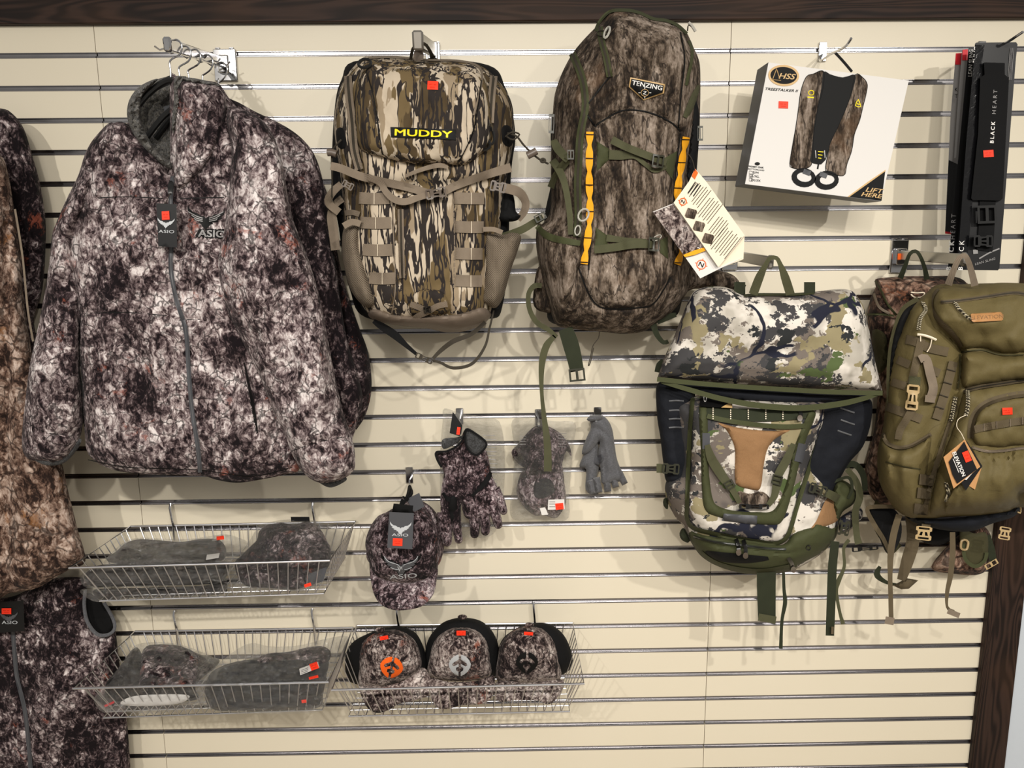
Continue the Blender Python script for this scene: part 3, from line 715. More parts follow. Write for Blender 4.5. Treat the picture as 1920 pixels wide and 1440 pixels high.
# shoulder straps / harness behind
sheet('shoulder_strap',t,MT['black'],[(940,340),(956,352),(964,372),(968,398),(978,402),(972,412),(955,416),(934,412),(922,380),(926,352)],B+.01,H=.02,R=10,step=5)
sheet('back_panel',t,MT['black'],[(640,150),(680,112),(900,118),(948,165),(966,250),(958,330),(945,560),(900,600),(700,600),(655,540),(634,420),(622,360),(626,220)],B-.06,H=.05,R=14,back=.01,step=9)
rib('shoulder_strap',t,MT['taupe'],[(642,372,B+.02),(628,384,B+.02),(622,405,B+.01),(626,440,B+.01),(629,469,B+.01)],[14,14,18,18,17])
rib('side_strap',t,MT['taupe'],[(944,352,B+.06),(972,360,B+.05),(985,378,B+.03),(983,396,B+.02),(971,412,B+.01)],[18,18,15,14,12])
rib('side_strap',t,MT['taupe'],[(640,345,B+.06),(622,362,B+.05),(616,380,B+.03),(636,398,B+.02)],[13,15,15,14])
M1=sheet('body',t,MT['bottom'],[(666,122),(682,107),(703,105),(749,106),(795,111),(841,112),(882,116),(902,124),(921,137),(944,163),(958,189),(963,219),(961,269),(954,312),(946,360),(940,410),(934,470),(928,530),(922,577),(912,600),(871,616),(836,618),(801,613),(742,608),(704,600),(682,577),(668,545),(654,500),(648,466),(644,435),(645,419),(644,384),(640,345),(632,292),(627,246),(627,219),(634,177),(648,145)],
  B,H=.115,R=72,t=.003,step=6,back=.02,fold=[(.012,40,110,101),(.005,16,40,102)],
  creases=[([(742,364),(746,440),(752,540),(770,600)],4,.006),([(850,364),(852,450),(850,560)],4,.006),([(665,350),(800,352),(940,340)],14,.014),([(690,520),(780,540),(900,520)],12,.006),([(648,150),(660,250),(680,330)],10,.008),([(925,145),(915,240)],10,.008)])
rib('haul_loop',t,MT['cord'],[(770,112,.27),(774,92,.30),(782,84,.325),(795,82,.33),(803,90,.31),(812,108,.27)],[6,6,6,6,6,7])
sheet('haul_tab',t,MT['taupef'],[(778,94),(792,94),(793,112),(776,112)],.29,H=.002,R=3,step=5)
lid=sheet('lid_pocket',t,MT['bottom'],[(676,281),(664,240),(664,190),(672,140),(690,112),(720,108),(795,112),(870,115),(898,126),(912,150),(922,200),(925,250),(915,276),(898,294),(875,309),(845,310),(818,307),(788,309),(760,306),(715,296)],
  lambda q:M1(q)-.004,H=.04,R=28,t=.002,step=6,fold=[(.009,30,60,111),(.004,14,24,112)],
  creases=[([(685,132),(700,180),(708,230),(717,292)],3.5,.006),([(905,150),(897,200),(888,250),(862,306)],3.5,.006)],bumps=[(790,265,70,12,.01)])
for pts in ([(687,134),(700,180),(708,230),(717,290)],[(903,150),(896,200),(886,250),(862,302)]): rib('seam',t,MT['printblk'],pts,2.,lid,lift=.004,th=.003)  # black strips paint the crease shade of the lid seams
lab=sheet('name_label',t,MT['printblk'],[(732,238),(855,243),(855,262),(733,257)],lid,H=.0015,R=0,sm=False,step=8)
emit('lettering',lab.ob,MT['yelprint'],g_text('MUDDY',794,250,12,2.2,lab,.001,1.75,.05))
emit('print_emblem',t,MT['cord'],g_text('BOTTOMLAND',765,131,5,1,lid,.001,1.2))
sticker(t,811.5,160,20,16,2,lid,.001)
zipper(t,[(652,142),(654,175),(660,230),(664,280),(674,318)],15,M1,MT['taupe'],MT['cord'],lift=.012)
zipper(t,[(926,142),(922,180),(919,230)],14,M1,MT['taupe'],MT['cord'],lift=.012)
zipper(t,[(751,392),(752,440),(754,522)],11,M1,MT['taupe'],MT['cord'],lift=.003)
rib('piping',t,MT['taupe'],[(690,108),(740,107),(800,112),(860,114),(893,122),(904,140),(898,180),(888,216)],4,lid,lift=.003)
for cx,cy,rx,ry,an in ((684,119,12,8,-10),(685,222,12,13,20),(904,268,16,12,30),(918,254,8,17,-12)):
    ring(t,cx,cy,rx,ry,an,.335,MT['blkplast'],.0032,.0)
emit('pull_cord',t,MT['cord'],g_tube([(690,222),(700,214),(697,206),(688,210)],.0012,base=.332),g_tube([(905,256),(915,238),(921,232),(924,246)],.0012,base=.34))
# daisy-chain webbing rows
for y0,x0,x1 in ((371,673,730),(417,675,733),(468,680,736),(521,692,741)):
    o=rib('webbing_row',t,MT['taupe'],[(x0,y0),((x0+x1)/2,y0+1.5),(x1,y0+.5)],22,M1,lift=.004)
    emit('bartack',o,MT['cream'],g_rib([((x0+x1)/2,y0-10),((x0+x1)/2,y0+12)],1,M1,lift=.0055))
for y0,x0,x1 in ((371,851,908),(425,853,907),(475,854,905),(526,854,904)):
    o=rib('webbing_row',t,MT['taupe'],[(x0,y0),((x0+x1)/2,y0+1),(x1,y0+1)],22,M1,lift=.004)
    emit('bartack',o,MT['cream'],g_rib([((x0+x1)/2+4,y0-10),((x0+x1)/2+4,y0+12)],1,M1,lift=.0055))
for p_ in ([(735,364),(738,440),(741,540),(734,590)],[(849,362),(852,440),(851,540)]): rib('seam_binding',t,MT['taupe'],p_,2,M1,lift=.002)
for i,pts in enumerate(([(645,428),(660,420),(676,424),(679,466),(691,513),(706,561),(701,575),(684,575),(660,548),(646,505),(641,460)],[(907,436),(925,436),(942,440),(960,436),(977,443),(970,472),(958,506),(944,556),(930,577),(916,574),(902,565),(905,530),(908,502)])):
    bs=(lambda q:np.minimum(M1(q),B+.09)) 
    sheet('mesh_pocket',t,MT['net'],pts,B+(.055 if i==0 else .045),H=.05,R=22,back=.02,step=5,fold=[(.012,16,50,121+i)],label='taupe net side pocket')
rib('pocket_hem',t,MT['taupe'],[(644,424),(660,416),(676,420)],12,B+.115,lift=.0)
rib('pocket_hem',t,MT['taupe'],[(906,430),(925,430),(942,436)],9,B+.11,lift=.0)
rib('side_webbing',t,MT['taupe'],[(646,400),(660,398),(674,402)],10,M1,lift=.006)
sheet('base_panel',t,MT['taupef'],[(700,578),(742,590),(801,592),(860,588),(905,576),(921,590),(904,609),(871,621),(836,623),(801,616),(742,610),(704,601),(690,590)],lambda q:M1(q)-.006,H=.03,R=16,step=5,label='plain taupe coated base')
sheet('lower_pocket',t,MT['bottom'],[(778,548),(827,546),(842,584),(800,592),(768,588)],M1,H=.010,R=9,step=5)
rib('lower_strap',t,MT['taupe'],[(769,570),(785,576),(800,583)],11,M1,lift=.013)
rib('lower_strap',t,MT['taupe'],[(839,570),(820,574),(803,584),(785,592),(777,598)],11,M1,lift=.016)
buckle(t,801,581,14,13,-8,M1,MT['blkplast'],.022)
# compression straps with centre buckle
rib('compression_strap',t,MT['taupe'],[(620,311),(640,316),(675,330),(715,340),(760,350),(802,362)],15,lambda q:np.maximum(M1(q),B+.10),lift=.012)
rib('compression_strap',t,MT['taupe'],[(958,314),(930,322),(890,335),(850,350),(832,360)],[17,16,15,15,15],lambda q:np.maximum(M1(q),B+.09),lift=.012)
rib('strap_tail',t,MT['taupe'],[(690,332),(712,342),(724,360),(740,374),(760,378),(785,370),(806,364)],[13,12,12,13,13,12,12],M1,lift=.022)
rib('strap_tail',t,MT['taupe'],[(760,330),(790,318),(822,310),(840,314)],[6,8,9,6],M1,lift=.014)
buckle(t,817,362,38,20,-12,M1,MT['grayplast'],.026)
buckle(t,934,350,30,20,12,B+.11,MT['grayplast'],.008)
buckle(t,652,347,22,14,28,B+.10,MT['grayplast'],.008)
# elastic cords with toggles
sheet('cord_patch',t,MT['black'],[(942,238),(955,236),(962,250),(960,272),(952,275),(942,265)],lambda q:np.maximum(M1(q),B+.03),H=.004,R=4,step=5)
sheet('cord_patch',t,MT['black'],[(630,245),(642,240),(648,262),(646,278),(634,276)],lambda q:np.maximum(M1(q),B+.03),H=.004,R=4,step=5)
tube('elastic_cord',t,MT['cord'],[(948,256,B+.09),(960,248,B+.10),(974,252,B+.09),(962,262,B+.10),(950,256,B+.09)],.0018)
tube('elastic_cord',t,MT['cord'],[(952,250,B+.09),(968,255,B+.10),(982,272,B+.09),(997,287,B+.08),(1012,299,B+.07),(1028,307,B+.06)],.0022)
emit('cord_toggle',t,MT['grayplast'],g_tube([(989,292,B+.085),(997,288,B+.085),(1006,283,B+.085)],.008,seg=10,step=2))
emit('cord_knot',t,MT['cord'],g_tube(ell(1018,301,4,3,10),.003,closed=True,base=B+.07))
tube('elastic_cord',t,MT['cord'],[(640,262,B+.08),(632,270,B+.08),(624,282,B+.07),(622,300,B+.07),(623,340,B+.06),(622,370,B+.05)],.002)
emit('cord_toggle',t,MT['grayplast'],g_tube([(614,286,B+.08),(622,286,B+.08),(631,289,B+.08)],.008,seg=10,step=2))
# waist belt hanging below
rib('waist_strap',t,MT['black'],[(700,602,B+.02),(716,612,B+.02),(740,628,B+.02),(762,648,B+.02),(782,665,B+.02)],[8,14,15,9,6])
rib('waist_strap',t,MT['cord'],[(910,604,B+.03),(884,626,B+.03),(850,640,B+.03),(828,656,B+.02),(812,672,B+.02)],[7,8,9,8,6])
rib('waist_strap',t,MT['cord'],[(926,582,B+.02),(918,615,B+.02),(909,650,B+.02),(885,682,B+.02),(850,690,B+.02),(826,680,B+.02),(812,676,B+.02)],[3,4,5,6,6,5,5])
buckle(t,795,672,34,11,24,B+.02,MT['cord'],.01)
rib('side_strap',t,MT['black'],[(928,560,B+.03),(934,576,B+.03),(938,556,B+.03)],[8,9,5])
# =================================================================== DARK BROWN BARK BACKPACK (tall)
t=thing('backpack','tall dark brown bark camo backpack with yellow daisy straps and a shield patch','backpack',P1(1180,30,.2),'hunting backpacks on the slat wall')
B=.17
sheet('hip_belt',t,MT['dark'],[(1285,500),(1310,500),(1345,506),(1375,516),(1388,532),(1384,543),(1350,545),(1300,542),(1270,560),(1260,540)],B-.03,H=.035,R=16,step=6,back=.01)
rib('belt_tab',t,MT['grndk'],[(1378,534,B-.0),(1390,538,B-.0),(1396,541,B-.0)],[14,16,14])
sheet('hip_belt',t,MT['dark'],[(1010,500),(1000,550),(1002,575),(1018,585),(1040,580),(1040,510)],B-.02,H=.03,R=12,step=6)
sheet('back_panel',t,MT['black'],[(1040,200),(1130,60),(1250,60),(1310,150),(1300,400),(1280,560),(1240,600),(1050,610),(1025,560),(1020,420),(1035,330)],B-.05,H=.05,R=14,back=.01,step=10)
M2=sheet('body',t,MT['dark'],[(1128,40),(1138,26),(1150,19),(1176,17),(1200,22),(1223,32),(1247,36),(1269,44),(1287,60),(1298,84),(1309,108),(1313,132),(1313,192),(1311,228),(1303,270),(1298,320),(1297,400),(1299,460),(1293,534),(1279,562),(1255,590),(1232,606),(1204,622),(1168,626),(1127,622),(1085,618),(1054,614),(1040,604),(1027,562),(1013,501),(1008,451),(1008,430),(1030,400),(1033,340),(1033,290),(1036,240),(1038,192),(1044,163),(1056,132),(1073,101),(1092,77),(1116,52)],
  B,H=.135,R=80,t=.003,step=6,back=.02,fold=[(.014,44,110,131),(.006,18,40,132)],
  creases=[([(1116,236),(1132,225),(1164,208),(1200,207),(1235,217),(1262,232),(1276,246)],5,.010),([(1144,140),(1118,175),(1099,204),(1108,225),(1118,238)],4,.006),
   ([(1085,501),(1099,540),(1115,568),(1140,579),(1196,577),(1227,568),(1258,520)],5,.012),([(1107,330),(1103,420),(1098,500)],10,.006),([(1276,250),(1268,340),(1262,480)],9,.008),
   ([(1150,90),(1200,120),(1240,110)],14,.010),([(1120,200),(1170,170),(1200,190),(1260,185)],12,.010),([(1290,480),(1285,560)],12,.008),([(1055,610),(1100,560)],6,.01),([(1040,452),(1046,520),(1040,600)],6,.008)],
  bumps=[(1190,310,50,80,.02),(1180,520,60,45,.02),(1060,520,25,50,.02)])
for pts in ([(1116,236),(1132,225),(1164,208),(1200,207),(1235,217),(1262,232),(1276,246)],[(1146,140),(1118,175),(1099,204),(1108,225),(1118,238)],[(1085,501),(1099,540),(1115,568),(1140,579),(1196,577),(1227,568),(1258,520)],[(1113,250),(1112,340),(1110,420),(1104,505)],[(1276,250),(1266,340),(1262,470)],[(1276,60),(1284,110),(1278,170),(1272,240)]):
    rib('seam',t,MT['printblk'],pts,2.4,M2,lift=.005,th=.004)  # black strip stands in for shade in the seam crease
sheet('side_pocket',t,MT['dark'],[(1010,418),(1035,440),(1064,448),(1088,454),(1092,490),(1086,505),(1075,540),(1062,580),(1052,606),(1040,600),(1024,555),(1012,500),(1005,455)],lambda q:M2(q)-.006,H=.032,R=22,step=5,fold=[(.01,20,40,141)])
rib('pocket_binding',t,MT['green'],[(1007,424),(1020,438),(1036,446),(1062,452),(1088,456)],[10,12,13,12,10],lambda q:np.maximum(M2(q)+.02,B+.05),lift=.006)
zipper(t,[(1073,100),(1080,116),(1088,136),(1094,158),(1097,182),(1097,206),(1091,236),(1087,262),(1085,300),(1083,345),(1084,400),(1082,444)],14,M2,MT['green'],MT['cord'],lift=.004)
zipper(t,[(1124,50),(1128,76),(1136,106),(1140,126),(1143,144)],12,M2,MT['green'],MT['cord'],lift=.004)
rib('piping',t,MT['green'],[(1116,58),(1126,38),(1145,21),(1176,19),(1200,24),(1225,35),(1248,38),(1270,47),(1288,63)],6,M2,lift=.003)
rib('piping',t,MT['green'],[(1292,76),(1298,94),(1296,120),(1291,140),(1287,160)],6,M2,lift=.003)
rib('side_webbing',t,MT['grnweb'],[(1311,160),(1302,180),(1292,205),(1284,220)],[6,12,13,8],M2,lift=.004)
ring(t,1138,61,4,11,22,M2,MT['ringpl'],.0026,.012); ring(t,1128,62,9,5,0,M2,MT['cord'],.0012,.01)
tube('pull_cord',t,MT['cord'],[(1289,58,B+.06),(1291,47,B+.07),(1299,52,B+.07),(1304,58,B+.07)],.0014)
emit('zip_pull',t,MT['ringpl'],g_tube([(1291,42,B+.07),(1297,48,B+.07),(1304,59,B+.07)],.0032,seg=8,step=2))
pt=sheet('shield_patch',t,MT['goldprint'],[(1182,145),(1247,158),(1245,175),(1207,188),(1179,163)],M2,H=.002,R=0,sm=False,step=5)
p2=sheet('patch_field',pt.ob,MT['printblk'],[(1184,147.5),(1244.5,160),(1242.5,173.5),(1207,185.5),(1181.5,162)],pt,H=.0012,R=0,sm=False,step=5)
emit('patch_lettering',pt.ob,MT['printwht'],g_text('TENZING',1213.5,160,8.5,11,p2,.001,1.12,.03))
emit('patch_emblem',pt.ob,MT['goldprint'],g_tube(ell(1209,174,7,6.5,16),.0006,closed=True,base=p2,lift=.0015))
emit('patch_emblem',pt.ob,MT['printwht'],g_text('Z',1209,174,6,10,p2,.0016,1.2,.03),g_rib([(1197,174),(1201,174)],1.4,p2,lift=.002),g_rib([(1217,174),(1221,174)],1.4,p2,lift=.002),g_rib([(1209,163.5),(1209,167)],1.4,p2,lift=.002),g_rib([(1209,181),(1209,184.5)],1.4,p2,lift=.002))
def daisy(path):
    c=cr(path,False,4.); n=len(c); L=np.concatenate([[0],np.cumsum(np.linalg.norm(np.diff(c,axis=0),axis=1))])
    nl=5; pts=[];ws=[]
    for i in range(0,nl*8+1):
        s_=L[-1]*i/(nl*8); x=np.interp(s_,L,c[:,0]); y=np.interp(s_,L,c[:,1]); ph=(i%8)/8
        pts.append((x,y)); ws.append(13.5-6.5*math.exp(-((ph-.5)/.16)**2))
    o=emit('daisy_strap',t,MT['yellow'],g_rib(pts,ws,M2,lift=.006,step=3)); 
    for i in range(nl+1):
        s_=L[-1]*min(max(i/nl,.02),.985); x=np.interp(s_,L,c[:,0]); y=np.interp(s_,L,c[:,1])
        emit('bartack',o,MT['printblk'],g_sheet(rq(x,y,13.5,1.6,2),M2,H=.0085,R=0,t=.0004,sm=False,step=8))
daisy([(1106,247),(1105,300),(1105,345),(1106,396),(1103,440),(1095,495)])
daisy([(1287,257),(1281,290),(1274,335),(1270,372),(1274,430),(1278,468),(1270,496)][:7])
for pts in ([(1119,265),(1142,279),(1142,299),(1119,321)],[(1270,283),(1246,296),(1246,316),(1261,337)],[(1117,426),(1138,441),(1140,462),(1115,474)],[(1238,450),(1252,443),(1253,486),(1238,474)]):
    sheet('strap_anchor',t,MT['green'],pts,M2,H=.003,R=3,sm=False,step=5)
rib('compression_strap',t,MT['grnweb'],[(1142,290),(1165,291),(1190,293),(1210,308),(1228,320),(1250,312)],[18,17,10,8,8,8],M2,lift=.006)
rib('compression_strap',t,MT['grnweb'],[(1147,262),(1175,276),(1205,288),(1232,298),(1250,304)],[15,14,14,14,14],M2,lift=.016)
slider(t,1234,302,22,24,8,M2,MT['drkgrn'],.022)
rib('compression_strap',t,MT['grnweb'],[(1137,446),(1170,450),(1212,452)],[14,10,8],M2,lift=.006)
rib('compression_strap',t,MT['grnweb'],[(1114,468),(1150,464),(1190,458),(1224,458)],15,M2,lift=.012)
slider(t,1226,458,20,26,4,M2,MT['drkgrn'],.02)
ring(t,1232,446,4,9,60,M2,MT['ringpl'],.001,.018)
ring(t,1094,403,9,12,30,M2,MT['ringpl'],.0022,.02); ring(t,1083,432,5,9,10,M2,MT['ringpl'],.0016,.016)
# left side straps
slider(t,1034,232,10,36,2,B+.05,MT['drkgrn'],.01)
rib('side_strap',t,MT['grnweb'],[(1038,262,B+.07),(1044,276,B+.09),(1056,290,B+.12),(1066,300,B+.13)],[12,16,16,14])
rib('side_strap',t,MT['grnweb'],[(1064,300,B+.13),(1050,318,B+.10),(1040,336,B+.07),(1033,352,B+.05)],[14,15,15,14])
rib('side_strap',t,MT['grnweb'],[(1036,300,B+.07),(1050,322,B+.11),(1060,350,B+.13),(1068,400,B+.14),(1070,440,B+.14)],[15,14,12,11,10])
slider(t,1070,290,12,18,0,B+.135,MT['drkgrn'],.012)
rib('side_strap',t,MT['grnweb'],[(938,444,B+.03),(958,438,B+.04),(980,430,B+.05),(1000,418,B+.05),(1018,407,B+.06)],[11,13,14,13,12])
slider(t,1013,407,22,14,-28,B+.06,MT['drkgrn'],.008)
rib('belt_strap',t,MT['grnweb'],[(1016,536,B+.03),(1002,536,B+.03),(991,552,B+.03),(993,580,B+.03),(1006,604,B+.03),(1028,618,B+.03),(1044,632,B+.03)],[9,10,9,9,10,9,7])
rib('belt_strap',t,MT['grnweb'],[(1040,630,B+.03),(1026,646,B+.03),(1018,670,B+.03),(1015,700,B+.03),(1016,740,B+.03),(1020,780,B+.03),(1025,820,B+.04),(1027,850,B+.04),(1027,884,B+.04)],[8,13,13,10,7,9,13,14,15])
rib('wide_belt',t,MT['grndk'],[(1060,616,B+.04),(1070,645,B+.04),(1077,672,B+.04),(1082,696,B+.04)],[27,30,28,26])
slider(t,1082,703,30,24,-6,B+.045,MT['drkgrn'],.008,'belt_buckle')
tube('drawcord',t,MT['cord'],[(1124,622,B+.06),(1122,634,B+.05),(1112,648,B+.05),(1107,670,B+.05),(1103,686,B+.05),(1107,680,B+.05),(1113,652,B+.05)],.0012)
rib('belt_strap',t,MT['grndk'],[(1232,604,B+.02),(1246,596,B+.02),(1268,590,B+.02)],[10,14,8]); rib('belt_strap',t,MT['grndk'],[(1225,608,B+.02),(1232,628,B+.02),(1244,642,B+.02),(1253,640,B+.02)],[12,10,8,8])
sheet('side_panel',t,MT['black'],[(1296,180),(1309,200),(1311,260),(1304,300),(1296,340),(1286,330),(1292,260)],B+.06,H=.01,R=6,step=6)
slider(t,1313,250,10,28,0,B+.06,MT['drkgrn'],.01)
# folded paper hang tag
D=B+.155
tg=sheet('hang_tag',t,MT['cream'],[(1292,340),(1303,316),(1324,340),(1396,441),(1347,501),(1263,380)],lambda q:D+.02+.0*q[:,0],H=.0008,R=0,sm=False,step=14,label='cream folded card with paragraphs and round photos')
sheet('tag_panel',tg.ob,MT['white'],[(1224,397),(1263,381),(1347,501),(1391,484),(1349,504),(1313,522)],lambda q:D+.008+.0*q[:,0],H=.0008,R=0,sm=False,step=14)
sheet('tag_photo',tg.ob,MT['capcamo'],[(1225,398),(1262,383),(1322,468),(1283,479)],D+.012,H=.0006,R=0,sm=False,step=14)
sheet('tag_flap',tg.ob,MT['cream'],[(1396,442),(1394,486),(1350,503),(1348,500)],D+.006,H=.0008,R=0,sm=False,step=14)
sheet('tag_stripe',tg.ob,MT['yellow'],[(1281,478),(1300,470),(1320,464),(1323,470),(1302,478),(1284,482)],D+.0145,H=.0006,R=0,sm=False,step=14)
sheet('tag_stripe',tg.ob,MT['orange'],[(1297,330),(1303,316),(1309,324),(1303,336)],tg,H=.0006,R=0,sm=False,step=14)
emit('tag_number',tg.ob,MT['printwht'],g_text('25',1312,468,7,14,D+.0155,.0006,1.2,.03))
def nemb(cx,cy,r,bs,an):
    emit('tag_emblem',tg.ob,MT['orange'],g_tube(ell(cx,cy,r,r,20),.0010,closed=True,base=bs,lift=.001),*[g_rib([(cx+math.cos(a)*r*.9,cy+math.sin(a)*r*.9),(cx+math.cos(a)*r*1.4,cy+math.sin(a)*r*1.4)],1.4,bs,lift=.0012) for a in (0.3,1.87,3.44,5.01)])
    emit('tag_emblem',tg.ob,MT['printblk'],g_text('N',cx,cy,r*.95,an,bs,.0012,1.2,.03))
nemb(1280.5,378,6.5,tg,20); nemb(1315,496,8.5,lambda q:D+.010+0*q[:,0],25)
for cx,cy in ((1296,400),(1311,424),(1328,447)):
    sheet('tag_picture',tg.ob,MT['dark'],xf([(-9,-8),(7,-9),(10,-6),(9,8),(-7,10),(-10,7)],cx,cy,1,18),tg,H=.0008,R=0,sm=False,step=14)
g=[]
for cx,cy,n,L in ((1302,355,2,34),(1316,368,4,44),(1332,392,6,48),(1349,424,5,40),(1361,452,8,54)):
    for k in range(n):
        a=math.radians(-52); ox,oy=cx+k*4.2-n*2,cy+k*3.0-n; l=L*(.95 if k%2 else .8)/2
        g.append(g_rib([(ox-math.cos(a)*l,oy-math.sin(a)*l),(ox+math.cos(a)*l,oy+math.sin(a)*l)],1.1,tg,lift=.0012,step=20))
emit('tag_text_lines',tg.ob,MT['cord'],*g,kind='stuff')
for k_ in range(3): emit('tag_heading',tg.ob,MT['printblk'],g_rib([(1290+k_*5,362+k_*3),(1304+k_*5,341+k_*3)],2.0,tg,lift=.0013,step=20))
tube('tag_string',t,MT['cord'],[(1303,320,D+.03),(1298,300,D),(1290,288,D-.02)],.001)
# =================================================================== BOXED HARNESS
def plane_map(c4,d):
    """unit square -> pixel quad (TL,TR,BR,BL)"""
    a,b,c,e=[np.array(q,float) for q in c4]
    def f(u,v): return tuple(a*(1-u)*(1-v)+b*u*(1-v)+c*u*v+e*(1-u)*v)
    return f
hd=.19
t=hook('chrome wire peg with an upturned black tip above the white harness box',1541,98,[(1541,103,.005),(1538,114,.06),(1560,100,.13),(1578,92,.19),(1588,84,.215),(1596,72,.235)],.003)
emit('peg_brace',t,MT['blkplast'],g_tube([(1565,98,.14),(1580,114,.13),(1597,134,.12)],.003,seg=8))
bx=thing('harness_box','white cardboard box printed with a camo harness vest, hanging tilted','box',P1(1550,250,.15))
c4=[(1441,117),(1704,151),(1652,377),(1397,345)]
F4=P(c4,[hd]*4); bk=F4.copy(); bk[:,1]+=.075
V=np.concatenate([F4,bk])
emit('carton',bx,MT['white'],(V,[(0,3,2,1),(4,5,6,7),(0,1,5,4),(1,2,6,5),(2,3,7,6),(3,0,4,7)]))
# dark printed sides
def sideface(i,j,m):
    a,b,c,d_=F4[i],F4[j],bk[j],bk[i]; n=np.cross(b-a,d_-a); n/=np.linalg.norm(n); ctr=(F4.mean(0)+bk.mean(0))/2
    if np.dot(n,(a+c)/2-ctr)<0: n=-n
    q=np.array([a,b,c,d_])+n*.0006; q2=q-n*.0005
    f=[(0,1,2,3),(7,6,5,4),(0,4,5,1),(1,5,6,2),(2,6,7,3),(3,7,4,0)]
    emit('carton_side',bx,m,(np.concatenate([q,q2]),f))
sideface(3,0,MT['graycard']); sideface(2,3,MT['graycard'])
D=hd
f=plane_map(c4,D)
def pr(name,mt,pts,lift=.0008,par=bx,sm=False,step=10,**k): return emit(name,par,mt,g_sheet(pts,D,H=lift,R=0,t=.0003,sm=sm,step=step,**k))
pr('printed_corner',MT['printblk'],[(1660,320),(1653,376.5),(1592,369),(1628,343)])
pr('printed_stripe',MT['goldprint'],[(1661,318),(1660,321),(1628,344),(1592,369.5),(1589,369),(1627,341)],.001)
emit('printed_lettering',bx,MT['goldprint'],g_text('LIFT',1640,357,8,7,D,.0014,1.5,.03,.3),g_text('HERE',1635,366,7.5,7,D,.0014,1.5,.03,.3))
vl=[(1512,144),(1524,139),(1544,134),(1542,170),(1534,200),(1526,250),(1523,295),(1519,312),(1500,317),(1485,314),(1481,306),(1488,262),(1492,240),(1497,205),(1502,170)]
vr=[(1604,140),(1618,146),(1626,158),(1624,176),(1618,200),(1612,225),(1602,252),(1597,282),(1588,308),(1584,327),(1572,329),(1552,322),(1548,314),(1554,280),(1556,268),(1570,240),(1582,212),(1594,180)]
vc=[(1544,134),(1556,139),(1580,145),(1604,140),(1600,165),(1592,190),(1582,215),(1568,245),(1556,272),(1548,300),(1540,308),(1520,304),(1521,290),(1526,240),(1533,200),(1540,165)]
pr('printed_vest',MT['dark'],vl,.0008,sm=True,step=8); pr('printed_vest',MT['dark'],vr,.0008,sm=True,step=8); pr('printed_vest',MT['printblk'],vc,.0011,sm=True,step=8)
emit('printed_outline',bx,MT['printblk'],g_tube(vl,.0008,closed=True,base=D,lift=.001),g_tube(vr,.0008,closed=True,base=D,lift=.001))
for cx,cy,an in ((1507,333,8),(1550,338,-6)):
    o=ell(cx,cy,23,18,18,an); i_=ell(cx+1,cy-1,14,9,14,an)
    emit('printed_leg_loop',bx,MT['printblk'],g_sheet(o,D,H=.0009,R=0,t=.0003,step=6,holes=[i_]))
    emit('printed_buckle',bx,MT['graycard'],g_sheet(rq(cx+(6 if an>0 else -6),cy-10,14,9,20),D,H=.0013,R=0,t=.0003,step=8,sm=False))
emit('printed_strap',bx,MT['printblk'],g_rib([(1535,306),(1533,317)],3,D,lift=.001))
emit('printed_badge',bx,MT['yelprint'],g_tube(ell(1521,174,5,4.5,14),.001,closed=True,base=D,lift=.0014),g_rib([(1514,182),(1526,183)],2.5,D,lift=.0016))
emit('printed_badge',bx,MT['yelprint'],g_rib([(1608,188),(1604,198),(1614,200),(1609,186)],1.6,D,lift=.0016),g_rib([(1605,194),(1612,196)],1.6,D,lift=.0016))
for k_,yy in enumerate((284,290,296)): emit('printed_mark',bx,MT['yelprint'],g_rib([(1534,yy),(1544-2*k_,yy+1)],1.5,D,lift=.0016))
for xx in (1529,1546): emit('printed_mark',bx,MT['printwht'],g_rib([(xx,282),(xx+1,296)],1,D,lift=.0016))
pr('printed_logo',MT['goldprint'],ell(1469.5,141.5,29,20,28,4),.0009); pr('printed_logo',MT['printblk'],ell(1469.5,141.5,25,16,28,4),.0013)
emit('logo_lettering',bx,MT['goldprint'],g_text('HSS',1476,143,10,4,D,.0018,1.3,.03,.3),g_tube([(1449,148),(1456,129),(1462,148)],.0008,base=D,lift=.002,sm=False),g_tube([(1447,149),(1464,151)],.0006,base=D,lift=.002))
emit('printed_lettering',bx,MT['printblk'],g_text('TREESTALKER II',1466,168.5,4.6,4,D,.001,1.35,.03,.3),g_text('MOSSY OAK',1418,313,3,6,D,.001,1.2,.05),g_text('BOTTOMLAND',1418,318,2.6,6,D,.001,1.2,.02),g_text('S/M',1417,323.5,4,6,D,.001,1.3,.02),g_text('L/XL',1417,330.5,4,6,D,.001,1.3,.02),g_text('2X/3X',1417,338,4,6,D,.001,1.2,.02),g_sheet(ell(1420,307,5,3.2,12),D,H=.0008,R=0,t=.0002,step=8))
for y in (323,329.5,336.5): emit('printed_checkbox',bx,MT['cord'],g_tube([(1405,y-2.5),(1411,y-1.8),(1411,y+3.2),(1405,y+2.6)],.0004,closed=True,base=D,lift=.001,sm=False,step=9))
emit('printed_check',bx,MT['printblk'],g_tube([(1406,329),(1408,331.5),(1413,326)],.0006,base=D,lift=.0012,sm=False,step=9))
sticker(bx,1469,196.5,18,13,2,D,.0008)
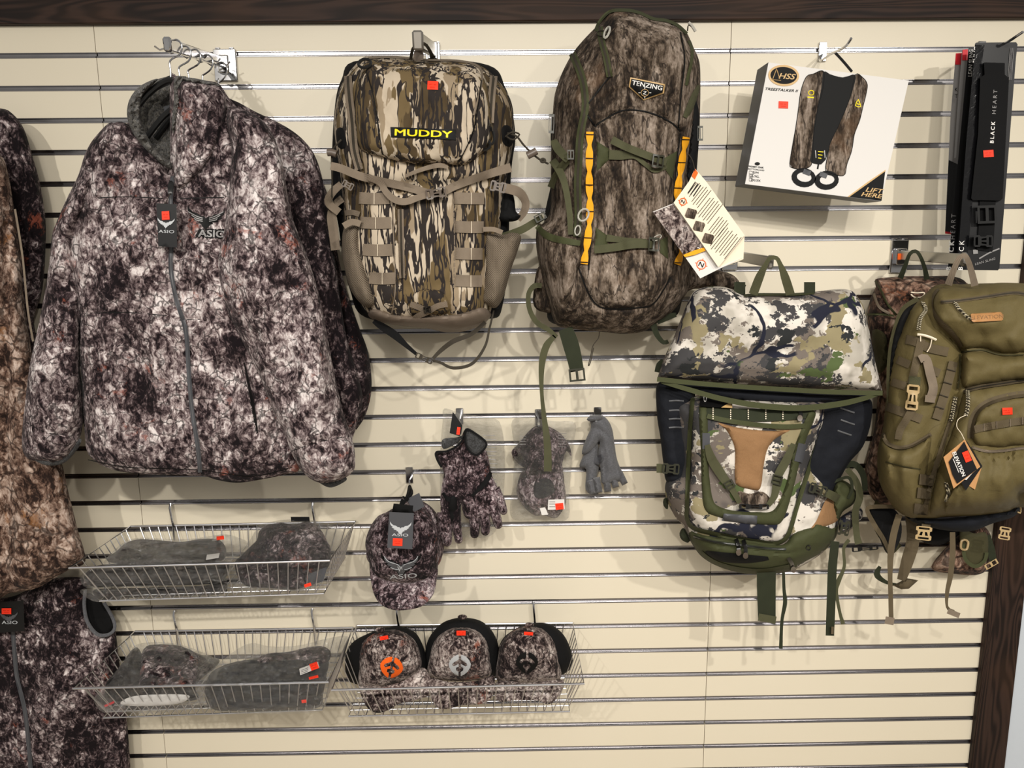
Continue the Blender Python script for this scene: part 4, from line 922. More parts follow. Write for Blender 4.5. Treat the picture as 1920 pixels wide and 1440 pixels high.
# =================================================================== SLING PACKAGES (upper right)
hook('black wire peg with upturned tip holding the sling cards, top right corner',1838,96,[(1838,98,.005),(1845,94,.06),(1868,86,.14),(1890,78,.20),(1903,70,.225),(1918,60,.245)],.003)
def card(label,pts,d,m,grp='sling cards on the right-hand peg'):
    t=thing('sling_card',label,'packaged sling',P1(pts[0][0],pts[0][1],d),grp)
    s=sheet('backing_card',t,m,pts,d,H=.001,R=0,sm=False,step=14); return t,s
t,s=card('grey and red package, hindmost and leftmost of the hanging sling cards',[(1792,100),(1812,98),(1806,440),(1772,436),(1782,222)],.075,MT['graycardb'])
sheet('red_header',t,MT['redprint'],[(1792,100),(1806,99),(1804,121),(1791,121)],s,H=.0006,R=0,sm=False,step=12)
sheet('black_panel',t,MT['blackcard'],[(1779,300),(1804,312),(1800,438),(1772,434)],s,H=.0006,R=0,sm=False,step=12)
emit('printed_lettering',t,MT['printwht'],g_text('BAKTRAK TECHNOLOGY',1779,392,6.5,-87,s,.0012,.78,.02))
sheet('red_edge',t,MT['redprint'],[(1772,434),(1790,436),(1790,440),(1772,438)],s,H=.001,R=0,sm=False,step=12)
t,s=card('grey package with red top, second from the left of the sling cards',[(1804,93),(1822,92),(1812,300),(1789,296),(1797,180)],.10,MT['graycardb'])
sheet('red_header',t,MT['redprint'],[(1805,93),(1815,92),(1814,113),(1804,113)],s,H=.0006,R=0,sm=False,step=12)
emit('printed_lettering',t,MT['printblk'],g_text('K',1793,168,7,0,s,.0012,.8,.03),g_text('T',1793,180,7,0,s,.0012,.8,.03))
t,s=card('black sling card just behind the front one, spine reading downward',[(1816,90),(1838,88),(1812,505),(1777,507)],.14,MT['blackcard'])
emit('printed_lettering',t,MT['printwht'],g_text('LEAN SLING',1820,118,7,-87,s,.0012,.95,.02),g_text('CK',1784,462,9,-87,s,.0012,1.0,.06,0,1.5))
emit('printed_lettering',t,MT['graycardb'],g_text('HEART',1787,425,8.5,-87,s,.0012,.95,0,0,1.5)); emit('printed_lettering',t,MT['printwht'],g_text('B',1779,503,8,-87,s,.0012,1.,.06))
t,s=card('front black sling card with the sling pad, buckles and orange sticker',[(1828,82),(1830,80),(1905,79),(1908,83),(1905,108),(1874,503),(1871,507),(1796,506),(1793,503),(1812,260)],.185,MT['blackcard'])
def glossy(): 
    b=NB('glossy_black_laminate'); b.bump(b.noise(b.co,55,3,.6,.6),.25,.004); return b.out('#0d0d0f',.13,0,.6)
MT['gloss']=glossy()
sheet('glossy_side',t,MT['gloss'],[(1829,84),(1846,84),(1842,110),(1836,150),(1824,370),(1812,504),(1795,504),(1812,262)],s,H=.0016,R=0,sm=False,step=12)
pad=sheet('sling_pad',t,MT['black'],[(1845,118),(1846,117),(1884,118),(1884,140),(1892,146),(1880,372),(1876,376),(1824,375),(1821,372),(1834,250),(1838,146),(1846,140)],s,H=.010,R=0,sm=False,step=7)
emit('pad_lettering',t,MT['printwht'],g_text('BLACK',1861,248,7,-86,pad,.001,1.0,.04,0,1.5)); emit('pad_lettering',t,MT['graycardb'],g_text('HEART',1865,191,7,-86,pad,.001,1.1,0,0,1.5))
sticker(t,1853.5,288,19,13,-4,pad,.001)
slider(t,1851,402,36,34,-2,lambda q:s(q)+.004,MT['blkplast'],.012,'buckle'); rib('sling_strap',t,MT['black'],[(1852,376),(1849,440),(1846,470)],30,s,lift=.004)
buckle(t,1844,452,36,22,0,lambda q:s(q)+.004,MT['blkplast'],.014)
emit('printed_lettering',t,MT['printwht'],g_text('SLING',1830,103,9,-86,s,.0026,.9,.03),g_text('CK',1803,461,9,-87,s,.003,1.0,.06,0,1.5),g_text('B',1801,503,8,-87,s,.003,1.,.06))
emit('printed_lettering',t,MT['graycardb'],g_text('HEART',1807,424,9,-87,s,.003,.95,0,0,1.5))
emit('printed_detail',t,MT['graycardb'],g_rib([(1836,485),(1855,474),(1874,466)],2.5,s,lift=.0016),g_text('LEAN SLING',1847,490,4,-16,s,.0016,1.3,.02,.2),g_sheet(rq(1829,472,9,8,-5),s,H=.0018,R=0,t=.0003,sm=False,step=9))  # grey printed stroke, lettering and small square
g=[g_rib([(1894+k*2.2,90),(1890+k*2.2,150)],.7,s,lift=.0016,step=30) for k in range(4)]
emit('fine_print',t,MT['graycardb'],*g,kind='stuff')
# =================================================================== WHITE / GREY CAMO PACK
w=P1(1368,478,0); tip=P1(1443,491,.30)
arm('brushed faceout arm holding the white-grey camo pack by its loop',w[0],w[2],.30,tip[2]-w[2],tx=tip[0],r=(.005,.012),plw=.02,plh=.07)
t=thing('backpack','white, grey and green camo pack with open lid flap, black shoulder wings and brown panel','backpack',P1(1440,545,.25),'hunting backpacks on the slat wall')
B=.17
rib('haul_loop',t,MT['grnweb'],[(1412,552,.29),(1424,520,.31),(1436,496,.322),(1444,484,.326),(1456,484,.326),(1463,496,.322),(1472,520,.31),(1482,552,.29)],[17,16,9,8,8,9,16,17])
for x in (1387,1518): rib('lid_tab',t,MT['grndk'],[(x,529,.26),(x,552,.26)],21)
# harness wings
w1=sheet('shoulder_wing',t,MT['navy'],[(1231,724),(1250,716),(1300,730),(1302,800),(1300,860),(1292,908),(1252,905),(1244,870),(1238,820),(1232,780)],B+.03,H=.035,R=20,back=.01,step=6,fold=[(.008,20,20,151)])
for y in (752,770,786,802): emit('wing_rib',t,MT['drksilver'],g_tube([(1254,y,0),(1268,y-1,0),(1282,y,0)],.0022,base=w1,lift=.001))
w2=sheet('shoulder_wing',t,MT['navy'],[(1540,740),(1600,745),(1633,750),(1633,792),(1618,837),(1592,868),(1570,907),(1556,930),(1530,936),(1504,928),(1500,880),(1516,820)],B+.03,H=.04,R=22,back=.01,step=6,fold=[(.010,22,22,152)])
for x,y in ((1590,792),(1584,812),(1590,770)): emit('wing_rib',t,MT['drksilver'],g_tube([(x-14,y-5,0),(x,y,0),(x+12,y+4,0)],.0022,base=w2,lift=.001))
M3=sheet('body',t,MT['snow'],[(1262,760),(1300,742),(1400,745),(1540,748),(1552,775),(1540,820),(1530,870),(1555,905),(1568,948),(1571,983),(1561,1016),(1532,1044),(1486,1069),(1443,1076),(1394,1074),(1349,1062),(1316,1044),(1294,1014),(1280,985),(1266,969),(1249,934),(1249,903),(1270,880),(1268,820)],
  B,H=.10,R=50,t=.003,step=6,back=.02,fold=[(.010,40,90,161)])
sheet('side_panel',t,MT['brown'],[(1548,938),(1562,930),(1568,948),(1571,975),(1540,990),(1510,1003),(1530,978)],lambda q:M3(q),H=.004,R=5,step=5,label='tan-brown side insert')
PO=[(1292,745),(1300,742),(1400,742),(1545,748),(1556,765),(1535,827),(1513,889),(1493,955),(1480,1002),(1462,1018),(1415,1015),(1374,1007),(1316,998),(1292,984),(1286,968),(1288,940),(1294,860)]
fp=sheet('front_panel',t,MT['snow'],PO,lambda q:M3(q)-.004,H=.028,R=22,step=6,fold=[(.007,40,80,162)])
rib('panel_binding',t,MT['green'],[(1299,745),(1294,800),(1291,861),(1288,948),(1288,972),(1300,990),(1340,1001),(1374,1008),(1415,1015),(1452,1019),(1473,1010),(1483,990),(1494,952),(1514,889),(1535,827),(1557,768)],8,lambda q:np.maximum(fp(q),M3(q)),lift=.004)
up=sheet('frame_panel',t,MT['green'],[(1311,761),(1326,758),(1327,800),(1329,879),(1336,934),(1349,950),(1380,958),(1420,960),(1452,955),(1474,907),(1488,844),(1507,795),(1514,772),(1530,775),(1512,823),(1499,868),(1488,914),(1468,975),(1443,984),(1390,978),(1346,969),(1322,955),(1316,914),(1314,844)],lambda q:fp(q),H=.008,R=7,step=5)
rib('panel_binding',t,MT['green'],[(1326,780),(1360,788),(1415,796),(1470,800),(1512,798)],9,fp,lift=.008)
bp=sheet('brown_panel',t,MT['brown'],[(1347,793),(1380,801),(1415,806),(1450,808),(1481,806),(1468,814),(1450,826),(1438,845),(1431,879),(1428,906),(1422,919),(1405,917),(1385,911),(1378,898),(1378,844),(1370,820),(1360,804)],fp,H=.007,R=9,step=5,fold=[(.003,16,16,165)],label='tan-brown stretch front panel')
rib('webbing_row',t,MT['grndk'],[(1312,771),(1370,777),(1440,778),(1520,772)],24,fp,lift=.006)
for x in (1337,1370,1403,1436,1468):
    for k in range(6): 
        if k==0: g=[]
        g.append(g_sheet(rq(x+(k*.0),765+k*4,2,2.2),fp,H=.0095,R=0,t=.0003,step=8,sm=False))
    emit('bartack',t,MT['cream'],*g,kind='stuff')
rib('frame_patch',t,MT['graycard'],[(1324,812),(1324,842)],14,fp,lift=.011); rib('frame_patch',t,MT['graycard'],[(1505,832),(1497,866)],16,fp,lift=.011)
rib('front_strap',t,MT['grnweb'],[(1326,834),(1334,860),(1350,886),(1368,912)],[10,17,18,15],fp,lift=.014)
rib('front_strap',t,MT['grnweb'],[(1368,910),(1378,926),(1387,943)],[12,11,9],fp,lift=.014)
rib('front_strap',t,MT['grnweb'],[(1488,832),(1474,864),(1460,890),(1455,915)],[10,16,16,15],fp,lift=.014)
rib('front_strap',t,MT['grnweb'],[(1456,910),(1452,930),(1440,948)],[16,13,9],fp,lift=.014)
slider(t,1368,909,16,18,60,fp,MT['drkgrn'],.02); slider(t,1457,900,18,20,-75,fp,MT['drkgrn'],.02)
sheet('mesh_window',t,MT['dark'],[(1385,921),(1405,926),(1430,922),(1446,940),(1430,952),(1400,952),(1378,938)],fp,H=.004,R=5,step=5)
buckle(t,1414,950,56,10,1,fp,MT['blkplast'],.018)
sheet('grip_patch',t,MT['graycard'],[(1357,963),(1420,967),(1419,984),(1392,981),(1354,976)],lambda q:up(q),H=.003,R=3,step=5,sm=False)
sheet('photo_card',t,MT['printblk'],[(1313,742),(1373,750),(1373,765),(1312,762)],lambda q:fp(q)+.016,H=.0008,R=0,sm=False,step=9)
sheet('photo_card_corner',t,MT['goldprint'],[(1373,752),(1373,765),(1352,764)],lambda q:fp(q)+.0185,H=.0006,R=0,sm=False,step=9)
emit('photo_card_figure',t,MT['printwht'],g_tube(ell(1322,746,2.5,7,12),.001,closed=True,base=lambda q:fp(q)+.02),g_rib([(1331,744),(1345,746)],1.2,lambda q:fp(q)+.02))
# bottom compartment
bt=sheet('base_compartment',t,MT['green'],[(1284,968),(1294,992),(1320,1002),(1374,1010),(1440,1020),(1470,1018),(1490,998),(1526,986),(1530,979),(1560,990),(1571,985),(1566,1010),(1540,1036),(1500,1058),(1485,1069),(1443,1077),(1394,1075),(1349,1063),(1318,1045),(1296,1014)],lambda q:M3(q)-.006,H=.026,R=18,step=5,fold=[(.006,30,20,171)],creases=[([(1300,1010),(1340,1022),(1400,1030),(1470,1038),(1530,1024)],3,.006)])
sheet('base_opening',t,MT['black'],[(1322,1034),(1360,1036),(1400,1040),(1440,1044),(1442,1050),(1400,1056),(1350,1052)],bt,H=.003,R=4,step=5)
rib('panel_binding',t,MT['green'],[(1314,1036),(1340,1054),(1380,1066),(1430,1070),(1480,1062)],7,bt,lift=.006)
zipper(t,[(1300,1006),(1340,1016),(1390,1022),(1440,1028),(1474,1030)],6,bt,MT['grndk'],lift=.003)
def round_pull(x,y,x2,y2,bs):
    o=emit('zip_pull',t,MT['blkplast'],g_rib([(x,y),((x+x2)/2+2,(y+y2)/2),(x2,y2)],7,bs,lift=.01))
    emit('pull_button',o,MT['grayplast'],g_sheet(ell(x2,y2,5,6,14),bs,H=.016,R=0,t=.0008,step=5))
round_pull(1380,1010,1385,1036,bt); round_pull(1394,1012,1398,1042,bt); round_pull(1478,1046,1488,1068,bt); round_pull(1500,770,1500,784,fp)
emit('eyelet',t,MT['blkplast'],g_tube(ell(1516,1027,4,4.5,14),.0012,closed=True,base=bt,lift=.002))
# lid
lidd=lambda q:B+.125-.0*q[:,0]
ld=sheet('lid',t,MT['snow'],[(1302,546),(1320,539),(1350,537),(1375,543),(1397,552),(1425,551),(1485,551),(1525,547),(1575,542),(1598,546),(1610,560),(1620,577),(1630,620),(1640,672),(1654,732),(1653,735),(1575,731),(1450,724),(1375,720),(1300,714),(1234,710),(1233,708),(1245,672),(1262,635),(1282,585),(1293,560)],B+.07,H=.075,R=46,t=.003,back=.03,step=6,fold=[(.010,70,50,181),(.005,30,24,182)],creases=[([(1250,694),(1330,690),(1450,702),(1640,712)],3,.004),([(1380,670),(1450,665),(1520,650)],16,.012)],bumps=[(1450,620,80,40,.012)])
rib('lid_binding',t,MT['green'],[(1232,711),(1300,718),(1375,724),(1450,729),(1560,735),(1655,737)],9,lambda q:ld(q)*0+B+.10,lift=.012)
rib('lid_binding',t,MT['green'],[(1395,554),(1425,552),(1485,552),(1527,549)],5,ld,lift=.004)
sheet('lid_lining',t,MT['navy'],[(1246,718),(1340,724),(1450,732),(1560,738),(1640,738),(1600,748),(1540,756),(1480,758),(1400,752),(1320,740)],B+.065,H=.02,R=12,step=6)
rib('lip_binding',t,MT['green'],[(1240,716,B+.10),(1290,730,B+.115),(1350,747,B+.13),(1420,760,B+.14),(1500,765,B+.14),(1570,758,B+.13),(1620,747,B+.115),(1654,736,B+.10)],[6,9,10,11,11,11,9,6])
# side buckles
buckle(t,1258,879,32,20,4,B+.075,MT['drkgrn'],.012); rib('side_strap',t,MT['grnweb'],[(1231,878,B+.08),(1238,878,B+.08),(1246,879,B+.08)],[17,17,16])
buckle(t,1534,918,34,20,18,B+.10,MT['drkgrn'],.012); rib('side_strap',t,MT['grnweb'],[(1550,924,B+.10),(1562,930,B+.09),(1572,936,B+.06)],[15,16,16])
rib('side_strap',t,MT['grndk'],[(1232,698,B+.03),(1236,684,B+.03),(1244,676,B+.03)],[10,11,9]); sheet('compression_tab',t,MT['grndk'],[(1244,936),(1252,934),(1252,955),(1244,948)],B+.02,H=.01,R=4,step=5)
sheet('compression_tab',t,MT['grndk'],[(1274,1000),(1282,990),(1294,1014),(1290,1018),(1278,1012)],B+.02,H=.01,R=4,step=5)
# hip belt bundle on the right
sheet('hip_belt',t,MT['green'],[(1556,930),(1568,900),(1590,905),(1606,925),(1600,945),(1580,960),(1568,985),(1560,960)],B+.0,H=.05,R=14,step=6,fold=[(.012,14,14,191)])
sheet('hip_belt',t,MT['snow'],[(1572,975),(1590,960),(1612,950),(1618,968),(1604,985),(1584,1000),(1574,998)],B-.02,H=.035,R=10,step=5,fold=[(.01,12,12,192)])
rib('belt_strap',t,MT['grndk'],[(1560,905,B+.05),(1590,895,B+.05),(1598,915,B+.05),(1590,935,B+.05)],[5,6,6,5]); rib('belt_strap',t,MT['grnweb'],[(1588,880,B+.03),(1604,900,B+.03),(1612,930,B+.03),(1604,960,B+.03),(1606,1000,B+.02),(1610,1020,B+.02)],[10,12,14,13,12,14])
rib('belt_strap',t,MT['grndk'],[(1570,880,B+.02),(1600,870,B+.02),(1618,890,B+.02),(1622,920,B+.02)],[9,12,12,10])
buckle(t,1582,990,22,28,10,B+.04,MT['drkgrn'],.012)
buckle(t,1622,1028,50,10,-6,B-.0,MT['blkplast'],.012,label='black waist buckle')
rib('webbing_tail',t,MT['grndk'],[(1437,1072,B+.05),(1437,1110,B+.05),(1438,1164,B+.05)],[36,35,33]); rib('webbing_hem',t,MT['grnweb'],[(1422,1157,B+.05),(1455,1163,B+.05)],14,lift=.006)
rib('webbing_tail',t,MT['grndk'],[(1469,1073,B+.06),(1470,1105,B+.06),(1472,1130,B+.06),(1466,1165,B+.06),(1464,1216,B+.06)],[6,6,8,6,7])
rib('webbing_tail',t,MT['grndk'],[(1566,1015,B+.05),(1561,1060,B+.05),(1559,1110,B+.05),(1556,1192,B+.05)],[16,17,17,16])
rib('webbing_tail',t,MT['grnweb'],[(1592,1012,B+.03),(1582,1028,B+.03),(1583,1062,B+.03),(1572,1090,B+.03),(1568,1110,B+.03),(1575,1150,B+.03),(1581,1170,B+.03)],[7,6,6,9,7,6,8])
for x,y in ((1465,1208),(1561,1182)): emit('webbing_hem',t,MT['olweb'],g_sheet(rq(x,y,5,14,3),B+.055,H=.006,R=0,t=.0006,sm=False,step=8))
# =================================================================== BROWN LEAF-CAMO PACK behind the olive one
w=P1(1684,478,0); tip=P1(1805,486,.31)
tE,a_,b_,d_=arm('brushed faceout arm with orange-striped collar reaching to the olive backpack',w[0],w[2],.31,tip[2]-w[2],tx=tip[0],r=(.005,.012),plw=.022,plh=.085)
emit('collar_stripe',tE,MT['orange'],g_boxw((w[0]+.001,-.0235,w[2]-.004),(.028,.003,.016),.001))
t=thing('backpack','brown leaf-camo pack mostly hidden behind the olive backpack','backpack',P1(1700,520,.12),'hunting backpacks on the slat wall')
B=.075
rib('haul_loop',t,MT['grndk'],[(1688,522,.13),(1698,496,.15),(1706,476,.165),(1716,471,.165),(1724,478,.165),(1733,500,.15),(1738,524,.13)],[11,8,7,7,7,8,11])
R1=sheet('body',t,MT['realtree'],[(1641,524),(1666,520),(1700,518),(1740,518),(1785,518),(1812,530),(1816,560),(1800,760),(1760,960),(1700,960),(1640,940),(1622,880),(1640,800),(1646,700),(1632,640),(1627,590),(1632,560),(1642,538)],B,H=.075,R=40,t=.003,back=.02,step=7,fold=[(.016,40,60,201),(.008,18,30,202)],creases=[([(1642,536),(1662,575),(1680,592)],4,.008),([(1626,590),(1650,590),(1682,594)],4,.008)])
rib('seam_binding',t,MT['green'],[(1641,526),(1652,545),(1664,570),(1682,592)],4,R1,lift=.003); rib('seam_binding',t,MT['green'],[(1626,590),(1650,589),(1682,593)],4,R1,lift=.003)
rib('seam_binding',t,MT['taupe'],[(1638,550),(1648,575),(1668,588)],5,R1,lift=.003)
sheet('side_pocket',t,MT['olivedk'],[(1636,620),(1660,628),(1664,680),(1648,700),(1640,670)],R1,H=.006,R=6,step=6)
emit('cord_loop',t,MT['cream'],g_tube([(1708,552,.17),(1716,558,.17),(1730,556,.17),(1733,549,.17),(1718,549,.17),(1708,548,.17)],.0018))
rib('hip_belt_strap',t,MT['olivedk'],[(1652,940,.10),(1648,975,.10),(1665,1010,.10),(1684,1030,.10)],[22,28,26,20]); 
hb=sheet('hip_belt',t,MT['realtree'],[(1749,1056),(1752,1070),(1790,1076),(1830,1078),(1852,1066),(1862,1030),(1856,1000),(1840,985),(1812,990),(1780,1020)],.05,H=.05,R=16,step=5,fold=[(.014,16,16,211)])
sheet('hip_belt_lining',t,MT['olivedk'],[(1800,992),(1826,1000),(1850,1000),(1852,1040),(1840,1062),(1818,1062),(1804,1036)],.105,H=.006,R=8,step=5)
rib('belt_binding',t,MT['green'],[(1806,1020,.11),(1810,1048,.115),(1828,1062,.115),(1846,1052,.115),(1850,1036,.115)],7)
rib('belt_strap',t,MT['grndk'],[(1850,1004,.10),(1858,1030,.10),(1862,1052,.10)],[14,15,14])
emit('belt_loop',t,MT['tanplast'],g_tube([(1803,1014,.12),(1802,1028,.12),(1812,1030,.12),(1815,1016,.12),(1808,1012,.12)],.003,closed=True))
slider(t,1859,1058,26,10,-30,.10,MT['tanplast'],.008,'buckle')
rib('belt_strap',t,MT['olweb'],[(1706,965,.12),(1712,1010,.12),(1702,1050,.12),(1690,1088,.12)],[18,24,24,17])
sheet('belt_padding',t,MT['black'],[(1698,975),(1730,985),(1790,990),(1812,990),(1782,1014),(1760,1022),(1735,1018),(1712,1002)],.09,H=.02,R=10,step=6)
emit('belt_buckle',t,MT['olweb'],g_sheet([(1674,1098),(1700,1084),(1722,1088),(1704,1104),(1690,1105)],.115,H=.012,R=5,step=4,sm=False))
rib('belt_strap',t,MT['grndk'],[(1650,1062,.09),(1644,1076,.09),(1652,1086,.09),(1668,1094,.09),(1690,1098,.10)],[6,12,9,6,6])
# =================================================================== OLIVE BACKPACK
t=thing('backpack','plain olive nylon backpack with brown webbing grid, leather pull and black hang tag','backpack',P1(1860,530,.3),'hunting backpacks on the slat wall')
B=.23
rib('haul_loop',t,MT['taupe'],[(1778,534,.30),(1786,512,.32),(1796,488,.335),(1804,480,.34),(1812,482,.34),(1820,504,.32),(1828,536,.30)],[14,12,10,9,10,12,14])
sheet('shoulder_strap',t,MT['black'],[(1688,584),(1712,568),(1724,560),(1700,620),(1680,680),(1670,740),(1668,800),(1664,760),(1664,690),(1672,630)],B+.01,H=.03,R=14,step=5)
rib('strap_binding',t,MT['olivedk'],[(1722,560,B+.04),(1694,578,B+.035),(1678,612,B+.03),(1668,660,B+.03),(1665,720,B+.03),(1668,790,B+.03)],[9,8,6,6,6,6])
O1=sheet('side_body',t,MT['olive'],[(1735,551),(1752,536),(1782,532),(1830,536),(1878,530),(1960,536),(2010,560),(2040,700),(2040,920),(1980,960),(1913,951),(1886,960),(1830,967),(1774,969),(1747,972),(1697,967),(1668,940),(1648,900),(1645,850),(1652,818),(1657,790),(1662,740),(1668,690),(1676,650),(1690,610),(1706,575)],
  B,H=.10,R=70,t=.003,back=.02,step=6,fold=[(.012,40,70,221),(.005,18,30,222)],creases=[([(1742,556),(1738,590),(1760,620),(1788,640),(1803,660)],6,.012),([(1803,660),(1800,700),(1796,726),(1780,790),(1752,870),(1730,965)],6,.014)])
O2=sheet('upper_compartment',t,MT['olive'],[(1744,562),(1756,540),(1790,534),(1878,531),(1960,538),(2005,565),(2010,640),(1980,665),(1920,664),(1876,664),(1840,655),(1806,658),(1792,644),(1760,612),(1748,590)],lambda q:O1(q)-.02,H=.055,R=40,step=6,back=.0,fold=[(.010,50,24,231),(.004,18,18,232)],creases=[([(1765,572),(1820,566),(1880,558),(1912,552),(1940,560)],5,.006)],bumps=[(1860,610,60,24,.012)])
rib('panel_binding',t,MT['olweb'],[(1758,540),(1746,556),(1744,578),(1756,598),(1776,616),(1792,634),(1802,652)],[9,11,12,12,10,9,8],O2,lift=.004)
zipper(t,[(1764,566),(1800,563),(1850,556),(1900,549),(1925,552)],7,O2,MT['olweb'],MT['cord'],lift=.003)
O3=sheet('front_compartment',t,MT['olive'],[(1806,660),(1840,658),(1876,666),(1920,666),(1990,668),(2020,690),(2024,760),(1990,722),(1940,712),(1870,718),(1830,724),(1808,728),(1800,712),(1801,684)],lambda q:O1(q)-.01,H=.045,R=24,step=6,fold=[(.008,40,24,241)])
O4=sheet('lower_compartment',t,MT['olive'],[(1812,730),(1850,722),(1900,714),(1990,712),(2030,740),(2036,900),(2000,940),(1920,925),(1913,945),(1886,956),(1840,964),(1800,966),(1762,966),(1742,962),(1752,900),(1772,840),(1790,790),(1800,750)],lambda q:O1(q)-.01,H=.05,R=30,step=6,fold=[(.009,40,60,251)])
zipper(t,[(1806,732),(1840,724),(1880,718),(1920,712),(1960,710)],10,O4,MT['olweb'],MT['cord'],lift=.006)
rib('panel_binding',t,MT['olweb'],[(1792,760),(1772,820),(1752,884),(1738,940),(1730,966)],[8,8,9,9,9],lambda q:np.maximum(O1(q),O4(q)),lift=.004)
O5=sheet('front_pocket',t,MT['olive'],[(1822,824),(1824,792),(1836,766),(1860,752),(1900,742),(1960,738),(2010,760),(2016,840),(1920,836),(1880,840),(1850,838),(1832,836)],lambda q:O4(q)-.006,H=.024,R=16,step=6,fold=[(.005,20,14,255)])
rib('pocket_zip_flap',t,MT['olweb'],[(1820,822),(1822,792),(1834,768),(1858,752),(1900,741),(1950,736)],12,O5,lift=.005)
o=rib('webbing_row',t,MT['olweb'],[(1824,806),(1850,800),(1880,795),(1910,790),(1960,786)],14,O5,lift=.006)
for x,y in ((1845,801),(1869,797),(1894,793),(1917,789)): emit('bartack',o,MT['taupe'],g_rib([(x,y-7),(x,y+7)],1.2,O5,lift=.008))
O6=sheet('front_pouch',t,MT['olive'],[(1822,838),(1850,846),(1880,844),(1920,838),(2016,846),(2026,900),(1990,936),(1920,922),(1900,944),(1870,954),(1820,960),(1790,962),(1772,960),(1776,930),(1800,900),(1815,870)],lambda q:O4(q)-.004,H=.034,R=20,step=5,fold=[(.008,16,60,261)],creases=[([(1780,965),(1784,944),(1790,930)],5,.008)]+[([(x,846),(x-2,862)],2,.005) for x in range(1836,1920,9)])
rib('pouch_hem',t,MT['taupe'],[(1822,838),(1850,846),(1880,845),(1920,840),(1960,840)],5,O6,lift=.003)
O7=sheet('side_pocket',t,MT['olive'],[(1652,818),(1656,812),(1664,832),(1684,842),(1704,838),(1724,828),(1746,818),(1742,860),(1734,910),(1722,966),(1697,967),(1670,944),(1648,898),(1645,850)],lambda q:O1(q)-.004,H=.04,R=22,step=5,fold=[(.008,14,40,271)],creases=[([(1660,868),(1690,876),(1726,880)],2.5,.004)])
rib('pocket_hem',t,MT['olweb'],[(1655,812),(1663,830),(1684,839),(1706,836),(1726,826),(1746,814)],7,lambda q:np.maximum(O7(q),O1(q)),lift=.004)
for pts,S_ in (([(1803,660),(1840,656),(1876,665),(1920,665)],O3),([(1800,664),(1800,700),(1796,728)],O1),([(1660,866),(1690,874),(1726,880)],O7)): rib('seam',t,MT['olivedk'],pts,2.2,lambda q,S_=S_:np.maximum(S_(q),O1(q)),lift=.004,th=.003)  # dark olive strips put seam shade into the colour
# side webbing grid
for pts,w_ in (([(1698,636),(1716,640),(1742,652),(1778,660)],17),([(1682,674),(1706,684)],15),([(1744,692),(1762,700)],15),([(1672,716),(1698,724)],15),([(1662,762),(1690,772),(1728,786)],16)):
    rib('webbing_row',t,MT['olweb'],pts,w_,O1,lift=.004)
rib('webbing_column',t,MT['olweb'],[(1728,636),(1718,680),(1708,720)],15,O1,lift=.006); rib('webbing_column',t,MT['olweb'],[(1788,678),(1774,730),(1756,786)],17,O1,lift=.006)
for x,y,an in ((1784,694,16),(1777,718,16),(1770,742,18),(1762,764,18)): emit('bartack',t,MT['cord'],g_sheet(rq(x,y,17,1.5,an),O1,H=.009,R=0,t=.0003,sm=False,step=9))
rib('side_strap',t,MT['taupe'],[(1724,674),(1736,672),(1744,700),(1750,728),(1744,750)],[15,16,17,17,18],O1,lift=.016); emit('strap_hem',t,MT['taupe'],g_sheet(rq(1744,748,19,13,6),O1,H=.020,R=0,t=.001,sm=False,step=8))
rib('side_strap',t,MT['olweb'],[(1712,764),(1700,786),(1688,806),(1684,824)],[14,14,14,13],O1,lift=.012)
rib('side_strap',t,MT['grnweb'],[(1716,706),(1714,724)],22,O1,lift=.010)
buckle(t,1711,745,48,24,96,O1,MT['tanplast'],.018,label='tan side-release buckle')
emit('cord_loop',t,MT['cream'],g_tube([(1720,627),(1730,628),(1744,632),(1755,637)],.0028,base=O1,lift=.010),g_tube([(1726,630),(1726,640)],.0012,base=O1,lift=.008),g_tube([(1747,636),(1744,650),(1738,660)],.0012,base=O1,lift=.008))
# cord zip pulls
def cordpull(path): return emit('zip_pull',t,MT['pcord'],g_tube(path,.0020,base=lambda q:np.maximum.reduce([O1(q),O2(q),O4(q)]),lift=.008),g_tube([(x+4,y+1) for x,y in path],.0020,base=lambda q:np.maximum.reduce([O1(q),O2(q),O4(q)]),lift=.011))
cordpull([(1728,566),(1734,580),(1724,596),(1720,618)]); cordpull([(1788,566),(1796,578),(1806,588),(1816,598)])
cordpull([(1790,744),(1786,762),(1782,784),(1780,788)]); cordpull([(1812,732),(1813,752),(1811,772),(1808,780)]); cordpull([(1772,904),(1776,924),(1772,940)])
lp=sheet('leather_pull',t,MT['leather'],[(1820,590),(1822,588),(1876,585),(1879,587),(1881,599),(1878,601),(1826,604),(1822,602)],lambda q:O2(q)+.002,H=.003,R=0,sm=False,step=6)
emit('pull_lettering',lp.ob,MT['brown'],g_text('ELEVATION',1851,594,7,-3,lp,.0006,1.2,.01))
sticker(t,1889,771,19,13,-2,lambda q:np.maximum(O5(q),O4(q))+.002,.002)
# shoulder/hip webbing lower left
for x,y in ((1737,900),(1733,925),(1727,955)): emit('ladder_webbing',t,MT['olweb'],g_sheet(rq(x,y,26,20,6),lambda q:np.maximum(O7(q),O1(q)),H=.006,R=0,t=.001,sm=False,step=7))
bh=sheet('back_panel',t,MT['navy'],[(1700,966),(1760,972),(1830,966),(1886,958),(1913,950),(1902,968),(1860,982),(1820,996),(1770,994),(1720,982)],B-.03,H=.05,R=14,step=6)
sheet('hip_pad',t,MT['black'],[(1624,950),(1650,952),(1678,956),(1690,980),(1688,1012),(1672,1040),(1660,1034),(1645,1000),(1632,975)],B-.05,H=.03,R=12,step=6)
rib('hip_binding',t,MT['olweb'],[(1678,950,B-.01),(1640,950,B-.01),(1626,956,B-.01),(1640,985,B-.01),(1656,1010,B-.01),(1668,1036,B-.01)],[7,8,8,9,8,7])
